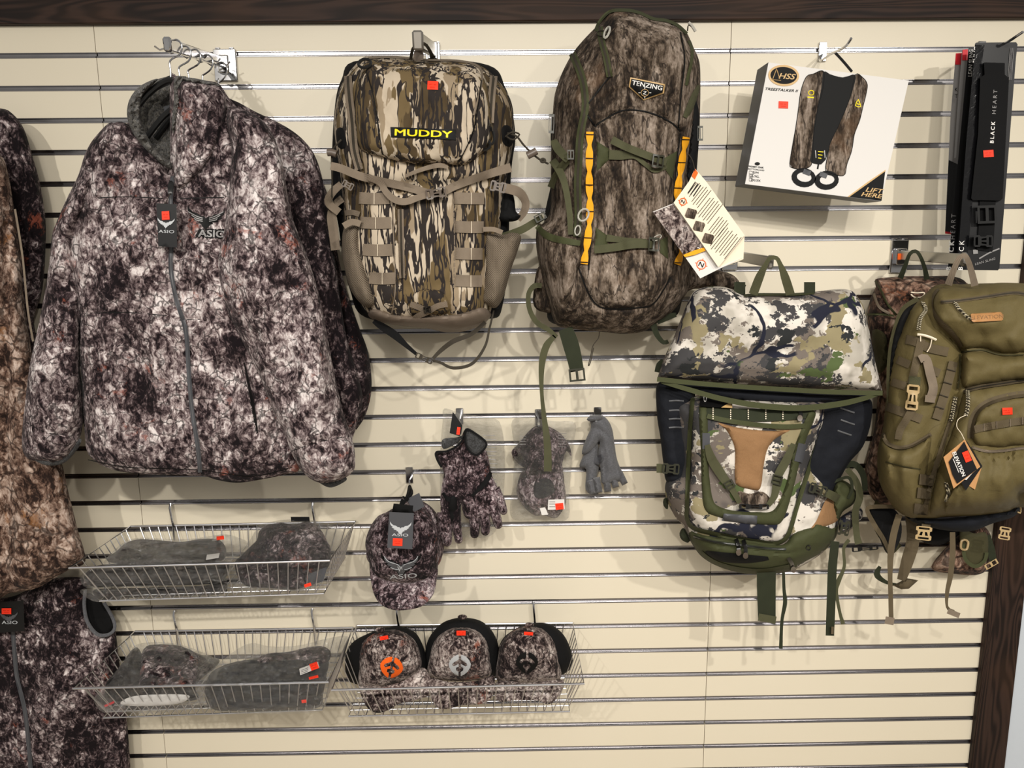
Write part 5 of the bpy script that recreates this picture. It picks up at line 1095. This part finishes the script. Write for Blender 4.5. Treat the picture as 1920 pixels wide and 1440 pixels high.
buckle(t,1732,1000,26,30,96,B-.0,MT['tanplast'],.012); rib('belt_strap',t,MT['olweb'],[(1738,978,B+.0),(1735,992,B)],[17,16])
buckle(t,1884,1000,24,22,100,B-.0,MT['tanplast'],.012)
emit('cord_loop',t,MT['tanplast'],g_tube([(1910,948,B),(1914,952,B),(1913,962,B),(1908,960,B)],.002))
rib('webbing_tail',t,MT['olweb'],[(1686,965,B+.03),(1676,1000,B+.03),(1670,1040,B+.03),(1669,1080,B+.03),(1670,1120,B+.03),(1671,1160,B+.03)],[12,13,12,9,9,9]); emit('webbing_hem',t,MT['taupe'],g_sheet(rq(1668,1164,17,14,10),B+.032,H=.005,R=0,t=.001,sm=False,step=8))
rib('webbing_tail',t,MT['olweb'],[(1786,998,B+.03),(1786,1040,B+.03),(1782,1080,B+.03),(1776,1110,B+.03),(1776,1138,B+.03),(1788,1148,B+.03)],[10,11,10,8,5,9]); emit('webbing_hem',t,MT['taupe'],g_sheet(rq(1788,1150,24,10,22),B+.032,H=.005,R=0,t=.001,sm=False,step=8))
# tags
D=B+.19
kr=sheet('hang_tag',t,MT['kraft'],[(1769,857),(1809,824),(1838,875),(1788,916)],D,H=.001,R=0,sm=False,step=14,label='kraft card backing the black tag')
sheet('tag_back',kr.ob,MT['kraft'],[(1820,880),(1840,878),(1828,918),(1812,908)],D-.012,H=.001,R=0,sm=False,step=14)
sheet('tag_back',kr.ob,MT['blackcard'],[(1812,826),(1842,874),(1811,920),(1800,900)],D-.006,H=.001,R=0,sm=False,step=14)
sheet('tag_slip',kr.ob,MT['white'],[(1818,854),(1834,870),(1826,884),(1812,900),(1806,898)],D-.003,H=.001,R=0,sm=False,step=14)
tb_=sheet('tag_face',kr.ob,MT['blackcard'],[(1779,866),(1808,828),(1832,880),(1795,907),(1786,890)],kr,H=.001,R=0,sm=False,step=14)
emit('tag_lettering',kr.ob,MT['printwht'],g_text('ELEVATION',1798,870,7,67,tb_,.001,.95,.04),g_rib([(1787,860),(1798,886)],1.2,tb_,lift=.001,step=30))
sticker(kr.ob,1813,856,12,20,-22,tb_,.001)
tube('tag_string',t,MT['cream'],[(1809,826,D),(1802,812,D-.01),(1794,800,D-.02),(1797,786,D-.03),(1812,778,D-.03)],.0007)
# =================================================================== WIRE BASKETS
def basket(label,fr,bk,bf,dd=.30,nw=24,hooks=()):
    """fr=(left,right) front rim px, bk back rim px, bf front bottom px"""
    t=thing('wire_basket',label,'wire basket',P1(*bk[0],.012),'chrome wire baskets on the wall')
    FL,FR=P1(*fr[0],dd),P1(*fr[1],dd); BL,BR=P1(*bk[0],.012),P1(*bk[1],.012)
    fl,frr=P1(*bf[0],dd-.045),P1(*bf[1],dd-.045)
    zb=(fl[2]+frr[2])/2
    bl=np.array([BL[0]+(fl[0]-FL[0]),-.03,zb+.004]); br=np.array([BR[0]+(frr[0]-FR[0]),-.03,zb+.004])
    L=lambda a,b,u:a+(b-a)*u
    emit('top_rim',t,MT['wire'],g_tubew(lin([FL,FR,BR,BL],True,.05)[:,:3] if 0 else np.array([FL,FR,BR,BL]),.0030,True,8))
    emit('bottom_frame',t,MT['wire'],g_tubew(np.array([fl,frr,br,bl]),.0022,True,8))
    def grid(name,a0,a1,b0,b1,n,m_,r=.0013):
        g=[g_tubew([L(a0,a1,(i+.0)/n),L(b0,b1,(i+.0)/n)],r,seg=6) for i in range(1,n)]
        g+=[g_tubew([L(a0,b0,j/m_),L(a1,b1,j/m_)],r,seg=6) for j in range(1,m_)]
        return emit(name,t,MT['wire'],*g,kind='stuff')
    W=np.linalg.norm(FR-FL)
    n=int(W/.0235)
    grid('front_grid',FL,FR,fl,frr,n,1); grid('back_grid',BL,BR,bl,br,n,1)
    grid('side_grid',FL,BL,fl,bl,11,1); grid('side_grid',FR,BR,frr,br,11,1)
    grid('bottom_grid',fl,frr,bl,br,n,9)
    for (x,y0,y1,y2) in hooks:
        w=P1(x,y0,0); e=P1(x+3,y1,.012); e2=P1(x+5,y2,.012)
        emit('slat_hook',t,MT['chrome'],g_tubew([w+np.array([0,-.001,-.002]),w+np.array([0,-.012,.004]),np.array([w[0],-.016,w[2]-.006]),np.array([e[0],-.016,e[2]]),np.array([e2[0],-.014,e2[2]])],.0034,seg=8))
    return dict(t=t,FL=FL,FR=FR,BL=BL,BR=BR,fl=fl,fr=frr,bl=bl,br=br)
K1=basket('upper chrome wire basket with bagged dark garments',((130,1065),(618,1051)),((245,987),(667,978)),((187,1127),(607,1113)),hooks=((323,945,984,1012),(588,943,978,1010)))
K2=basket('lower-left chrome wire basket, directly under the other garment basket',((138,1291),(616,1279)),((253,1184),(662,1177)),((194,1346),(604,1331)),hooks=((330,1145,1182,1215),(587,1141,1177,1208)))
K3=basket('chrome wire basket holding three trucker caps',((622,1294),(1095,1282)),((669,1173),(1074,1168)),((654,1343),(1068,1334)),hooks=((745,1140,1173,1190),(1000,1128,1168,1190)))
# depth ramp: top faces of goods lie back from the front of the basket
def ramp_(y0,d0,y1,d1): return lambda q:np.interp(q[:,1],[y1,y0],[d1,d0])
def bag(par,pts,base,fold,H=.012,R=12,mt='film',name='plastic_bag'):
    return sheet(name,par,MT[mt],pts,base,H=H,R=R,t=.0008,step=6,fold=fold)
GR='bagged garments in the wire baskets'
MT['darkcloth']=bark_camo('dark_bagged_camo',off=(9,9,2),dark='#0b0a0a',mid1='#1f1b1a',mid2='#332e2b',lt='#48423e',hi='#6b645f',rust='#3b2822')
MT['greycloth']=fabric('charcoal_knit','#29292b',.3,.7)
g1=thing('bagged_garment','dark folded garment in clear plastic, top of the stack in the upper basket','bagged garment',P1(300,1040,.2),GR)
b1=ramp_(1056,.255,1008,.07)
gs=sheet('garment',g1,MT['darkcloth'],[(200,1050),(220,1032),(236,1018),(262,1011),(298,1013),(340,1016),(372,1011),(400,1010),(414,1014),(424,1030),(418,1050),(380,1056),(300,1057),(230,1058)],b1,H=.012,R=14,step=5,back=.01,fold=[(.022,34,12,301),(.014,13,7,302),(.006,6,5,306)],creases=[([(236,1036),(300,1028),(400,1034)],5,.010)])
bag(g1,[(194,1056),(216,1030),(236,1015),(262,1008),(300,1010),(360,1010),(420,1002),(452,1010),(468,1020),(452,1036),(438,1050),(410,1058),(300,1060),(220,1062)],lambda q:b1(q)+.014,[(.016,18,10,303),(.006,7,6,304)])
sheet('info_label',g1,MT['white'],[(388,1040),(412,1037),(410,1046),(386,1050)],lambda q:b1(q)+.034,H=.0006,R=0,sm=False,step=9)
sheet('info_label',g1,MT['graycardb'],[(397,1012),(418,1006),(414,1012),(399,1015)],lambda q:b1(q)+.030,H=.0006,R=0,sm=False,step=9); sticker(g1,413,1008.5,14,7,-6,lambda q:b1(q)+.034,.001)
g2=thing('bagged_garment','dark garment bag in the middle of the upper basket stack, crinkled glossy plastic','bagged garment',P1(300,1080,.24),GR)
gs=sheet('garment',g2,MT['darkcloth'],[(158,1082),(172,1066),(200,1058),(300,1056),(380,1056),(424,1052),(430,1062),(418,1088),(380,1096),(300,1097),(220,1099),(176,1100)],.215,H=.035,R=12,step=5,fold=[(.008,40,10,311)])
bag(g2,[(150,1084),(162,1070),(180,1062),(230,1059),(300,1057),(380,1057),(430,1051),(436,1062),(424,1084),(414,1094),(300,1100),(200,1102),(162,1102)],lambda q:gs(q)+.001,[(.012,22,8,313),(.006,8,5,314)])
g3=thing('bagged_garment','dark garment bag at the bottom of the upper basket stack','bagged garment',P1(300,1110,.24),GR)
gs3=sheet('garment',g3,MT['darkcloth'],[(176,1106),(230,1103),(300,1101),(380,1098),(420,1092),(426,1104),(416,1114),(340,1118),(250,1121),(190,1125)],.20,H=.035,R=10,step=5,fold=[(.006,30,8,321)])
bag(g3,[(150,1110),(158,1104),(190,1105),(240,1104),(320,1101),(410,1096),(430,1094),(420,1112),(416,1117),(340,1121),(250,1124),(190,1129),(168,1124)],lambda q:np.maximum(gs3(q),.215),[(.012,24,6,323),(.006,8,5,324)])
g4=thing('bagged_garment','crumpled fuzzy camo garment in plastic, right half of the upper basket','bagged garment',P1(540,1050,.2),GR)
gb=ramp_(1100,.235,985,.09)
gs4=sheet('garment',g4,MT['asio3'],[(440,1056),(452,1042),(470,1024),(482,1012),(486,996),(500,985),(526,980),(552,984),(572,978),(588,982),(602,994),(612,1012),(620,1030),(618,1058),(604,1076),(584,1092),(560,1104),(540,1106),(500,1102),(466,1100),(448,1086)],gb,H=.035,R=20,step=5,fold=[(.024,18,16,331),(.010,8,8,332)])
bag(g4,[(432,1062),(452,1036),(474,1004),(484,986),(520,976),(560,974),(600,978),(634,990),(644,1004),(630,1050),(604,1090),(570,1108),(480,1108),(440,1100)],lambda q:gb(q)+.005,[(.02,24,16,333),(.008,8,8,334)],H=.05,R=30)
sheet('tag_tab',g4,MT['printblk'],[(545,969),(580,969),(581,978),(546,978)],.10,H=.001,R=0,sm=False,step=9); sheet('info_card',g4,MT['graycard'],[(580,1076),(614,1062),(606,1090),(560,1104)],.245,H=.001,R=0,sm=False,step=9)
sticker(g4,577,1097,13,6,-18,.28,.001)
# lower basket
g5=thing('bagged_garment','bagged dark camo garment with white oval backing, left half of the lower-left basket','bagged garment',P1(300,1250,.2),GR)
b5=ramp_(1290,.245,1212,.08)
gs5=sheet('garment',g5,MT['darkcloth'],[(198,1284),(214,1262),(232,1240),(246,1220),(258,1214),(268,1228),(274,1212),(300,1208),(330,1210),(352,1216),(372,1226),(400,1234),(412,1238),(404,1252),(380,1270),(366,1290),(372,1310),(330,1316),(260,1314),(220,1318),(200,1310)],b5,H=.02,R=14,step=5,fold=[(.024,26,20,341),(.012,10,10,342)])
sheet('garment_panel',g5,MT['asio3'],[(270,1216),(300,1209),(330,1211),(356,1220),(374,1230),(370,1260),(364,1286),(330,1290),(280,1288),(262,1284),(264,1250)],lambda q:gs5(q),H=.012,R=12,step=5,fold=[(.006,10,10,344)])
sheet('white_backing',g5,MT['white'],[(226,1320),(236,1310),(260,1304),(300,1302),(340,1302),(356,1306),(340,1318),(300,1323),(256,1324)],.275,H=.002,R=3,step=5)
bag(g5,[(176,1310),(196,1290),(216,1262),(244,1222),(258,1208),(300,1204),(350,1212),(400,1232),(416,1240),(396,1266),(380,1300),(376,1326),(300,1336),(220,1336),(190,1334)],lambda q:np.maximum(b5(q),.05)+.012,[(.016,24,14,343),(.007,8,8,345)],H=.03,R=24)
emit('red_stripe',g5,MT['redprint'],g_rib([(196,1324,.27),(206,1320,.27),(214,1316,.27)],4))
g6=thing('bagged_garment','dark bagged garments with white label and red stickers, right half of the lower-left basket','bagged garment',P1(500,1250,.2),GR)
b6=ramp_(1285,.25,1205,.08)
gs6=sheet('garment',g6,MT['greycloth'],[(388,1276),(400,1258),(430,1244),(470,1236),(510,1232),(560,1230),(600,1226),(616,1240),(612,1268),(606,1300),(598,1326),(540,1332),(460,1334),(400,1330),(384,1306)],b6,H=.02,R=16,step=5,fold=[(.020,60,12,351),(.014,16,8,352)],creases=[([(400,1290),(500,1284),(604,1282)],4,.012),([(396,1310),(500,1308),(600,1304)],4,.010)])
sheet('garment_panel',g6,MT['asio3'],[(478,1240),(500,1226),(540,1222),(580,1213),(606,1212),(620,1222),(616,1240),(596,1246),(550,1240),(500,1246)],lambda q:b6(q)+.01,H=.016,R=10,step=5,fold=[(.008,12,12,354)])
bag(g6,[(366,1290),(384,1266),(420,1236),(450,1214),(474,1206),(510,1212),(560,1210),(610,1198),(646,1192),(652,1200),(632,1240),(616,1290),(604,1332),(540,1338),(460,1338),(400,1332),(372,1316)],lambda q:b6(q)+.014,[(.02,26,14,353),(.008,9,7,355)],H=.04,R=30)
sheet('info_label',g6,MT['white'],[(561,1254),(596,1241),(599,1252),(563,1266)],lambda q:b6(q)+.062,H=.0006,R=0,sm=False,step=9); sticker(g6,589,1249,15,13,-20,lambda q:b6(q)+.066,.001)
emit('info_print',g6,MT['printblk'],*[g_rib([(565,y),(578,y-5)],.8,lambda q:b6(q)+.062,lift=.003) for y in (1257,1260,1263)],kind='stuff')
o=sticker(g6,588,1270,18,5,-14,lambda q:b6(q)+.064,.001); sticker(g6,570,1315,9,6,-8,.29,.001)
# =================================================================== TRUCKER CAPS
def ff_logo(par,cx,cy,w,h,ang,base,mt):
    f=lambda q:xf([(x*w,y*h) for x,y in q],cx,cy,1,ang)
    R_=[(.05,-.5),(.12,-.5),(.28,-.42),(.42,-.26),(.5,-.08),(.47,.08),(.36,.28),(.2,.42),(.05,.5),(.05,.30),(.16,.22),(.16,.10),(.05,.05),(.05,-.08),(.26,.04),(.34,-.02),(.30,-.12),(.05,-.28)]
    slot=[(.12,.16),(.26,.10),(.30,.2),(.14,.3)]
    Rm=[(-x,y) for x,y in R_][::-1]
    emit('cap_logo',par,mt,g_sheet(f(R_),base,H=.0018,R=0,t=.0005,sm=False,step=5))
    emit('cap_logo',par,mt,g_sheet(f(Rm),base,H=.0018,R=0,t=.0005,sm=False,step=5))
def cap(label,back,crown,brim,btn,logo,lm,stk,seam,dz,brimn,sd):
    t=thing('trucker_cap',label,'cap',P1(crown[0][0],crown[0][1],.15),'trucker caps in the wire basket')
    bb=sheet('mesh_back',t,MT['black'],back,dz-.02,H=.055,R=50,t=.002,step=5,back=.045,fold=[(.003,12,12,sd)],label='black mesh rear half')
    cc=sheet('crown',t,MT['capcamo'],crown,dz+.015,H=.075,R=56,t=.002,step=5,back=.0,fold=[(.004,26,26,sd+1)],creases=[(seam,2.5,.004)])
    br=sheet('brim',t,MT['capcamo'],brim,brimn,H=.006,R=6,t=.001,step=5)
    emit('button',t,MT['capcamo'],g_sheet(ell(btn[0],btn[1],9,5,12),dz+.055,H=.006,R=4,t=.001,step=4))
    ff_logo(t,*logo,cc,MT[lm]); sticker(t,*stk,cc,.0016)
    return t
def brd(y0,d0,y1,d1): return lambda q:np.interp(q[:,1],[y0,y1],[d0,d1])
cap('camo trucker cap with orange logo, first of three in the wire basket',
 [(652,1274),(647,1250),(650,1222),(664,1202),(690,1188),(711,1181),(745,1174),(776,1184),(792,1208),(800,1240),(796,1266),(740,1280),(690,1285),(668,1283)],
 [(676,1289),(672,1250),(674,1222),(684,1200),(711,1184),(745,1181),(774,1197),(787,1222),(790,1250),(776,1270),(750,1281),(715,1289)],
 [(676,1288),(715,1287),(750,1279),(776,1264),(790,1252),(802,1258),(811,1284),(808,1302),(778,1313),(750,1319),(729,1331),(709,1337),(692,1330),(681,1313)],
 (713,1181),(734,1252,44,40,12),'orange',(720,1196,16,7,-10),[(716,1186),(726,1220),(734,1284)],.11,brd(1252,.165,1330,.232),401)
cap('camo trucker cap with silver-grey logo, the middle one in the wire basket',
 [(797,1240),(799,1212),(808,1190),(828,1169),(850,1160),(872,1158),(901,1164),(922,1182),(934,1208),(937,1236),(932,1266),(870,1275),(806,1266)],
 [(806,1270),(806,1232),(816,1200),(840,1180),(867,1175),(893,1181),(912,1200),(919,1232),(918,1268),(870,1277)],
 [(805,1272),(840,1278),(890,1277),(918,1268),(927,1268),(926,1300),(906,1319),(867,1322),(841,1329),(820,1327),(808,1306)],
 (867,1157),(862,1248,42,40,1),'silver',(864.5,1187,17,9,0),[(866,1178),(865,1220),(862,1272)],.11,brd(1268,.175,1325,.232),411)
cap('camo trucker cap with black logo, last of three in the wire basket',
 [(932,1240),(936,1212),(948,1192),(978,1173),(1002,1168),(1030,1170),(1054,1187),(1068,1212),(1074,1240),(1066,1258),(1040,1268),(980,1270),(934,1262)],
 [(934,1278),(934,1230),(942,1202),(966,1180),(992,1174),(1020,1181),(1040,1204),(1048,1236),(1048,1276),(990,1281)],
 [(932,1278),(990,1280),(1048,1274),(1058,1276),(1052,1296),(1040,1314),(1026,1321),(1011,1314),(969,1313),(932,1313)],
 (992,1172),(988,1243,42,40,4),'printblk',(991,1188,17,6,4),[(992,1176),(990,1220),(988,1276)],.11,brd(1276,.175,1318,.232),421)
# =================================================================== HANGING CAP
w=P1(768,884,0)
t=hook('short wire peg holding the tagged camo ball cap',768,890,[(768,900,.005),(767,912,.07),(764,926,.14),(759,938,.20),(754,934,.215)],.0026)
t=thing('ball_cap','camo ball cap with stitched bird emblem and grey hang tag, alone on its own peg','cap',P1(758,960,.17))
cc_b=.14
sheet('cap_rear',t,MT['asiof'],[(704,973),(730,958),(770,936),(800,944),(822,968),(834,1003),(830,1040),(820,1062),(800,1070),(700,1060),(688,1020)],.09,H=.05,R=30,step=6,back=.03)
C=sheet('crown',t,MT['asiof'],[(696,1078),(692,1052),(685,1022),(690,998),(704,973),(722,962),(742,952),(770,952),(796,956),(812,976),(822,1003),(826,1032),(821,1060),(818,1084),(790,1092),(756,1095),(722,1088)],cc_b,H=.075,R=60,step=5,t=.002,fold=[(.005,30,30,431)],creases=[([(757,955),(757,1020),(756,1092)],2.5,.003),([(742,955),(716,985),(706,1040)],2.5,.003),([(775,955),(802,985),(812,1040)],2.5,.003)])
brm=sheet('brim',t,MT['asiof'],[(694,1066),(710,1082),(740,1091),(770,1092),(800,1084),(820,1066),(819,1085),(815,1108),(806,1124),(788,1138),(760,1144),(735,1143),(714,1133),(702,1116),(696,1092)],lambda q:np.interp(q[:,1],[1070,1145],[.20,.275])+.02*np.cos((q[:,0]-757)/65*1.4),H=.006,R=6,step=5,creases=[([(706,1094+k*8),(730,1108+k*8),(757,1112+k*8),(786,1107+k*8),(810,1092+k*8)],1.4,.0012) for k in range(3)])
emit('cap_patch_backing',t,MT['printblk'],g_sheet(xf([(x*1.12,y*1.15-.01) for x,y in unit_bird()],752,1059,68,0),C,H=.0012,R=0,t=.0003,sm=False,step=7))  # enlarged black bird shape backing the stitched emblem
emblem_bird('embroidered_emblem',t,MT['drksilver'],752,1060,64,0,C,.0045)
emit('embroidered_outline',t,MT['silver'],*[g_tube(xf([(s_*x,y) for x,y in [(.48,-.26),(.40,-.14),(.26,-.07),(.10,-.02),(.04,.04),(.07,.12),(.18,.11),(.30,.06)]],752,1060,66,0),.0007,base=C,lift=.006) for s_ in (-1,1)],g_text('W',752,1067,9,0,C,.006,1.,.02))
emit('embroidered_lettering',t,MT['silver'],g_text('ASIO',756,1080.5,8,-4,C,.006,2.1,.03))
emit('strap_tie',t,MT['black'],g_tube([(757,932,.20),(752,945,.22),(754,962,.24),(756,968,.24)],.004),g_tube([(768,912,.10),(764,930,.18),(752,950,.23)],.0045),g_tube([(768,912,.10),(772,925,.16),(762,938,.20)],.004))
tg=sheet('hang_tag',t,MT['graycard'],[(730,960),(776,962),(773,1030),(726,1027)],.262,H=.001,R=0,sm=False,step=12)
sheet('tag_back',tg.ob,MT['printblk'],[(738,944),(775,948),(773,962),(735,961)],.250,H=.001,R=0,sm=False,step=12)
sheet('tag_back',tg.ob,MT['graycard'],[(762,936),(786,924),(796,950),(776,960)],.19,H=.001,R=0,sm=False,step=12)
emblem_bird('tag_emblem',tg.ob,MT['silver'],751,990,40,2,tg,.0012); emit('tag_lettering',tg.ob,MT['silver'],g_text('ASIO',750,1003,5,2,tg,.001,2.,.02)); sticker(tg.ob,745.5,1016.5,18,14,2,tg,.001)
# =================================================================== GLOVES
hook('hidden peg behind the bagged camo gloves, chrome tip at their tag',862,780,[(862,786,.005),(861,792,.08),(860,800,.15)],.0024)
t=thing('camo_gloves','pair of camo gloves with fleece cuffs hung before a printed plastic bag','gloves',P1(870,800,.15))
bag(t,[(830,790),(833,766),(866,776),(900,780),(930,786),(940,800),(946,840),(946,900),(940,960),(924,1002),(880,1008),(840,1000),(826,940),(826,840)],.07,[(.02,22,22,501),(.008,8,9,502)],H=.03,R=26)
g=[]
for i in range(14):
    y=816+i*7.5; g.append(g_rib([(906,y),(930+((i*7)%5)-2,y+1)],1.3,.108,lift=.012,step=30))
emit('bag_print',t,MT['graycardb'],*g,kind='stuff')
def glove(par,palm,fingers,base,mt,sd,cuff=None):
    p=sheet('palm',par,MT[mt],palm,base,H=.024,R=20,step=5,back=.012,fold=[(.006,14,18,sd)])
    for i,(path,wd) in enumerate(fingers):
        sheet('finger',par,MT[mt],sausage(path,wd),base+.002*i,H=.019,R=11,step=4,back=.008,fold=[(.003,10,10,sd+i+3)],sm=False)
    return p
pr_=glove(t,[(872,806),(884,818),(900,830),(912,846),(917,866),(922,890),(934,918),(938,940),(930,962),(908,972),(886,975),(870,966),(864,930),(862,890),(862,850),(866,820)],
 [([(884,950),(890,978),(890,1001)],[20,20,17]),([(902,950),(909,975),(910,996)],[21,20,17]),([(918,945),(929,966),(934,984)],[20,19,16]),([(928,915),(938,940),(944,958)],[18,18,15])],.125,'asiof',511)
pl_=glove(t,[(818,850),(838,846),(862,832),(870,822),(868,860),(868,900),(866,940),(858,962),(840,962),(826,948),(828,915),(832,885),(822,866)],
 [([(838,950),(838,985),(838,1016)],[24,22,18]),([(854,950),(856,985),(860,1012)],[20,18,15]),([(862,900),(872,930),(880,955)],[20,20,16]),([(826,960),(830,990),(832,1008)],[14,14,12])],.13,'asiof',521)
sheet('cuff_lining',t,MT['fleece'],[(874,806),(884,808),(900,818),(910,828),(908,840),(896,852),(884,850),(874,838),(872,820)],.15,H=.012,R=10,step=4)
emit('cuff_trim',t,MT['black'],g_tube([(874,805,.17),(890,812,.17),(911,829,.17),(908,842,.17),(894,853,.17),(880,846,.17),(872,826,.17)],.0028,closed=True))
emit('cuff_trim',t,MT['black'],g_tube([(871,818,.165),(860,834,.165),(838,846,.165),(818,848,.16),(820,862,.16),(828,876,.16)],.0028))
rib('wrist_stripe',t,MT['black'],[(884,930),(900,916),(914,898),(920,886)],[5,7,10,6],pr_,lift=.003); rib('wrist_stripe',t,MT['black'],[(830,924),(840,936),(856,940)],[5,8,10],pl_,lift=.003)
sheet('palm_patch',t,MT['black'],[(843,934),(856,934),(855,972),(842,972)],lambda q:np.maximum(pl_(q),.145),H=.004,R=4,step=4)
sheet('cuff_stripe',t,MT['fleece'],[(830,824),(856,820),(870,816),(858,830),(832,842)],.145,H=.006,R=5,step=4)
tg=sheet('hang_tag',t,MT['blackcard'],[(849,772),(867,798),(865,812),(862,818),(843,812)],.19,H=.001,R=0,sm=False,step=12); sticker(tg.ob,859.5,808,6,14,8,tg,.001)
# bagged gloves under the olive strap
t=hook('small chrome peg above the sealed bag of camo gloves',1010,782,[(1010,786,.005),(1010,792,.06),(1010,798,.10)],.0024)
t=thing('bagged_gloves','sealed clear bag of camo gloves with white label, below the long olive strap','gloves',P1(1015,800,.09))
bq=.045
gA=sheet('garment',t,MT['asiof'],[(959,848),(972,832),(990,810),(1005,798),(1018,796),(1045,808),(1062,826),(1070,842),(1071,856),(1062,846),(1054,870),(1052,888),(1000,892),(984,878),(970,868)],bq,H=.04,R=20,step=5,fold=[(.012,14,16,541)])
gB=sheet('garment',t,MT['asiof'],[(972,900),(980,884),(1000,886),(1050,880),(1058,905),(1061,940),(1052,962),(1040,972),(1020,966),(1004,967),(984,952),(969,927)],bq-.005,H=.03,R=20,step=5,fold=[(.010,14,16,542)])
sheet('garment_panel',t,MT['greycloth'],[(1004,902),(1030,898),(1040,920),(1020,934),(1002,930)],gB,H=.004,R=6,step=5)
for pth in ([(994,870),(990,884),(990,893)],[(1012,880),(1010,895),(1009,903)]): sheet('finger',t,MT['asiof'],sausage(pth,[12,11,9]),bq+.025,H=.012,R=6,step=4,sm=False)
bgs=bag(t,[(961,788),(1000,784),(1040,790),(1078,793),(1076,830),(1071,880),(1067,930),(1063,974),(1010,974),(959,970),(962,900),(964,840)],bq+.01,[(.016,20,20,543),(.007,8,8,544)],H=.05,R=34)
lb=sheet('info_label',t,MT['white'],[(1028,937),(1058,936),(1059,955),(1027,956)],.115,H=.0006,R=0,sm=False,step=9); sticker(lb.ob,1049,949.5,15,12,-6,lb,.001)
emit('info_print',lb.ob,MT['printblk'],*[g_rib([(1030,y),(1041,y)],.8,lb,lift=.0008,step=20) for y in (941,945,950)],kind='stuff')
sheet('info_label',t,MT['white'],[(1012,953),(1022,951),(1028,965),(1016,966)],.112,H=.0006,R=0,sm=False,step=9)
g=[g_rib([(974,818+i*5),(986,818+i*5)],.9,.09,lift=.006,step=20) for i in range(4)]+[g_rib([(1046,812+i*5),(1062,813+i*5)],.9,.09,lift=.006,step=20) for i in range(6)]
emit('bag_print',t,MT['graycardb'],*g,kind='stuff')
# fleece gloves
hook('flat dark peg under the folded cuff of the grey fleece gloves',1120,778,[(1120,784,.005),(1119,788,.05),(1118,790,.09)],.003)
t=thing('fleece_gloves','plain grey fleece gloves folded over a peg, on bare wall beside the bagged gloves','gloves',P1(1125,790,.08))
sheet('rear_glove',t,MT['felt'],[(1100,846),(1120,830),(1124,870),(1118,900),(1122,926),(1112,928),(1098,918),(1099,880),(1087,876),(1090,862)],.035,H=.02,R=12,step=5)
fa=sheet('front_glove',t,MT['felt'],[(1103,782),(1106,779),(1127,778),(1140,788),(1148,805),(1152,830),(1156,857),(1162,875),(1171,894),(1166,902),(1150,904),(1140,908),(1128,905),(1126,880),(1122,850),(1124,828),(1106,846),(1092,852),(1093,838),(1101,818),(1108,800)],.055,H=.03,R=16,step=4,fold=[(.008,14,24,551)],creases=[([(1108,800),(1126,806),(1140,818)],4,.006),([(1124,828),(1132,850),(1136,900)],4,.006)])
for pth,wd in (([(1160,885),(1168,898),(1172,908)],[14,13,12]),([(1148,890),(1152,904),(1155,914)],[14,13,12]),([(1136,890),(1139,908),(1140,922)],[14,13,13]),([(1118,895),(1122,910),(1124,924)],[14,13,12]),([(1106,900),(1110,914),(1112,926)],[13,12,11])):
    c=cr([tuple(p) for p in pth],False,5.); d=c[-1]-c[0]; d/=np.linalg.norm(d); n_=np.array([-d[1],d[0]])
    sheet('finger',t,MT['felt'],[tuple(c[0]+n_*wd[0]/2),tuple(c[0]-n_*wd[0]/2),tuple(c[-1]-n_*wd[-1]/2),tuple(c[-1]+n_*wd[-1]/2)],.058,H=.014,R=5,step=4,sm=False)
sheet('fold_over',t,MT['felt'],[(1102,783),(1126,779),(1128,786),(1104,790)],.09,H=.006,R=4,step=4)
sheet('size_tag',t,MT['graycard'],[(1116,858),(1128,852),(1132,862),(1122,872),(1114,868)],fa,H=.002,R=2,step=4)
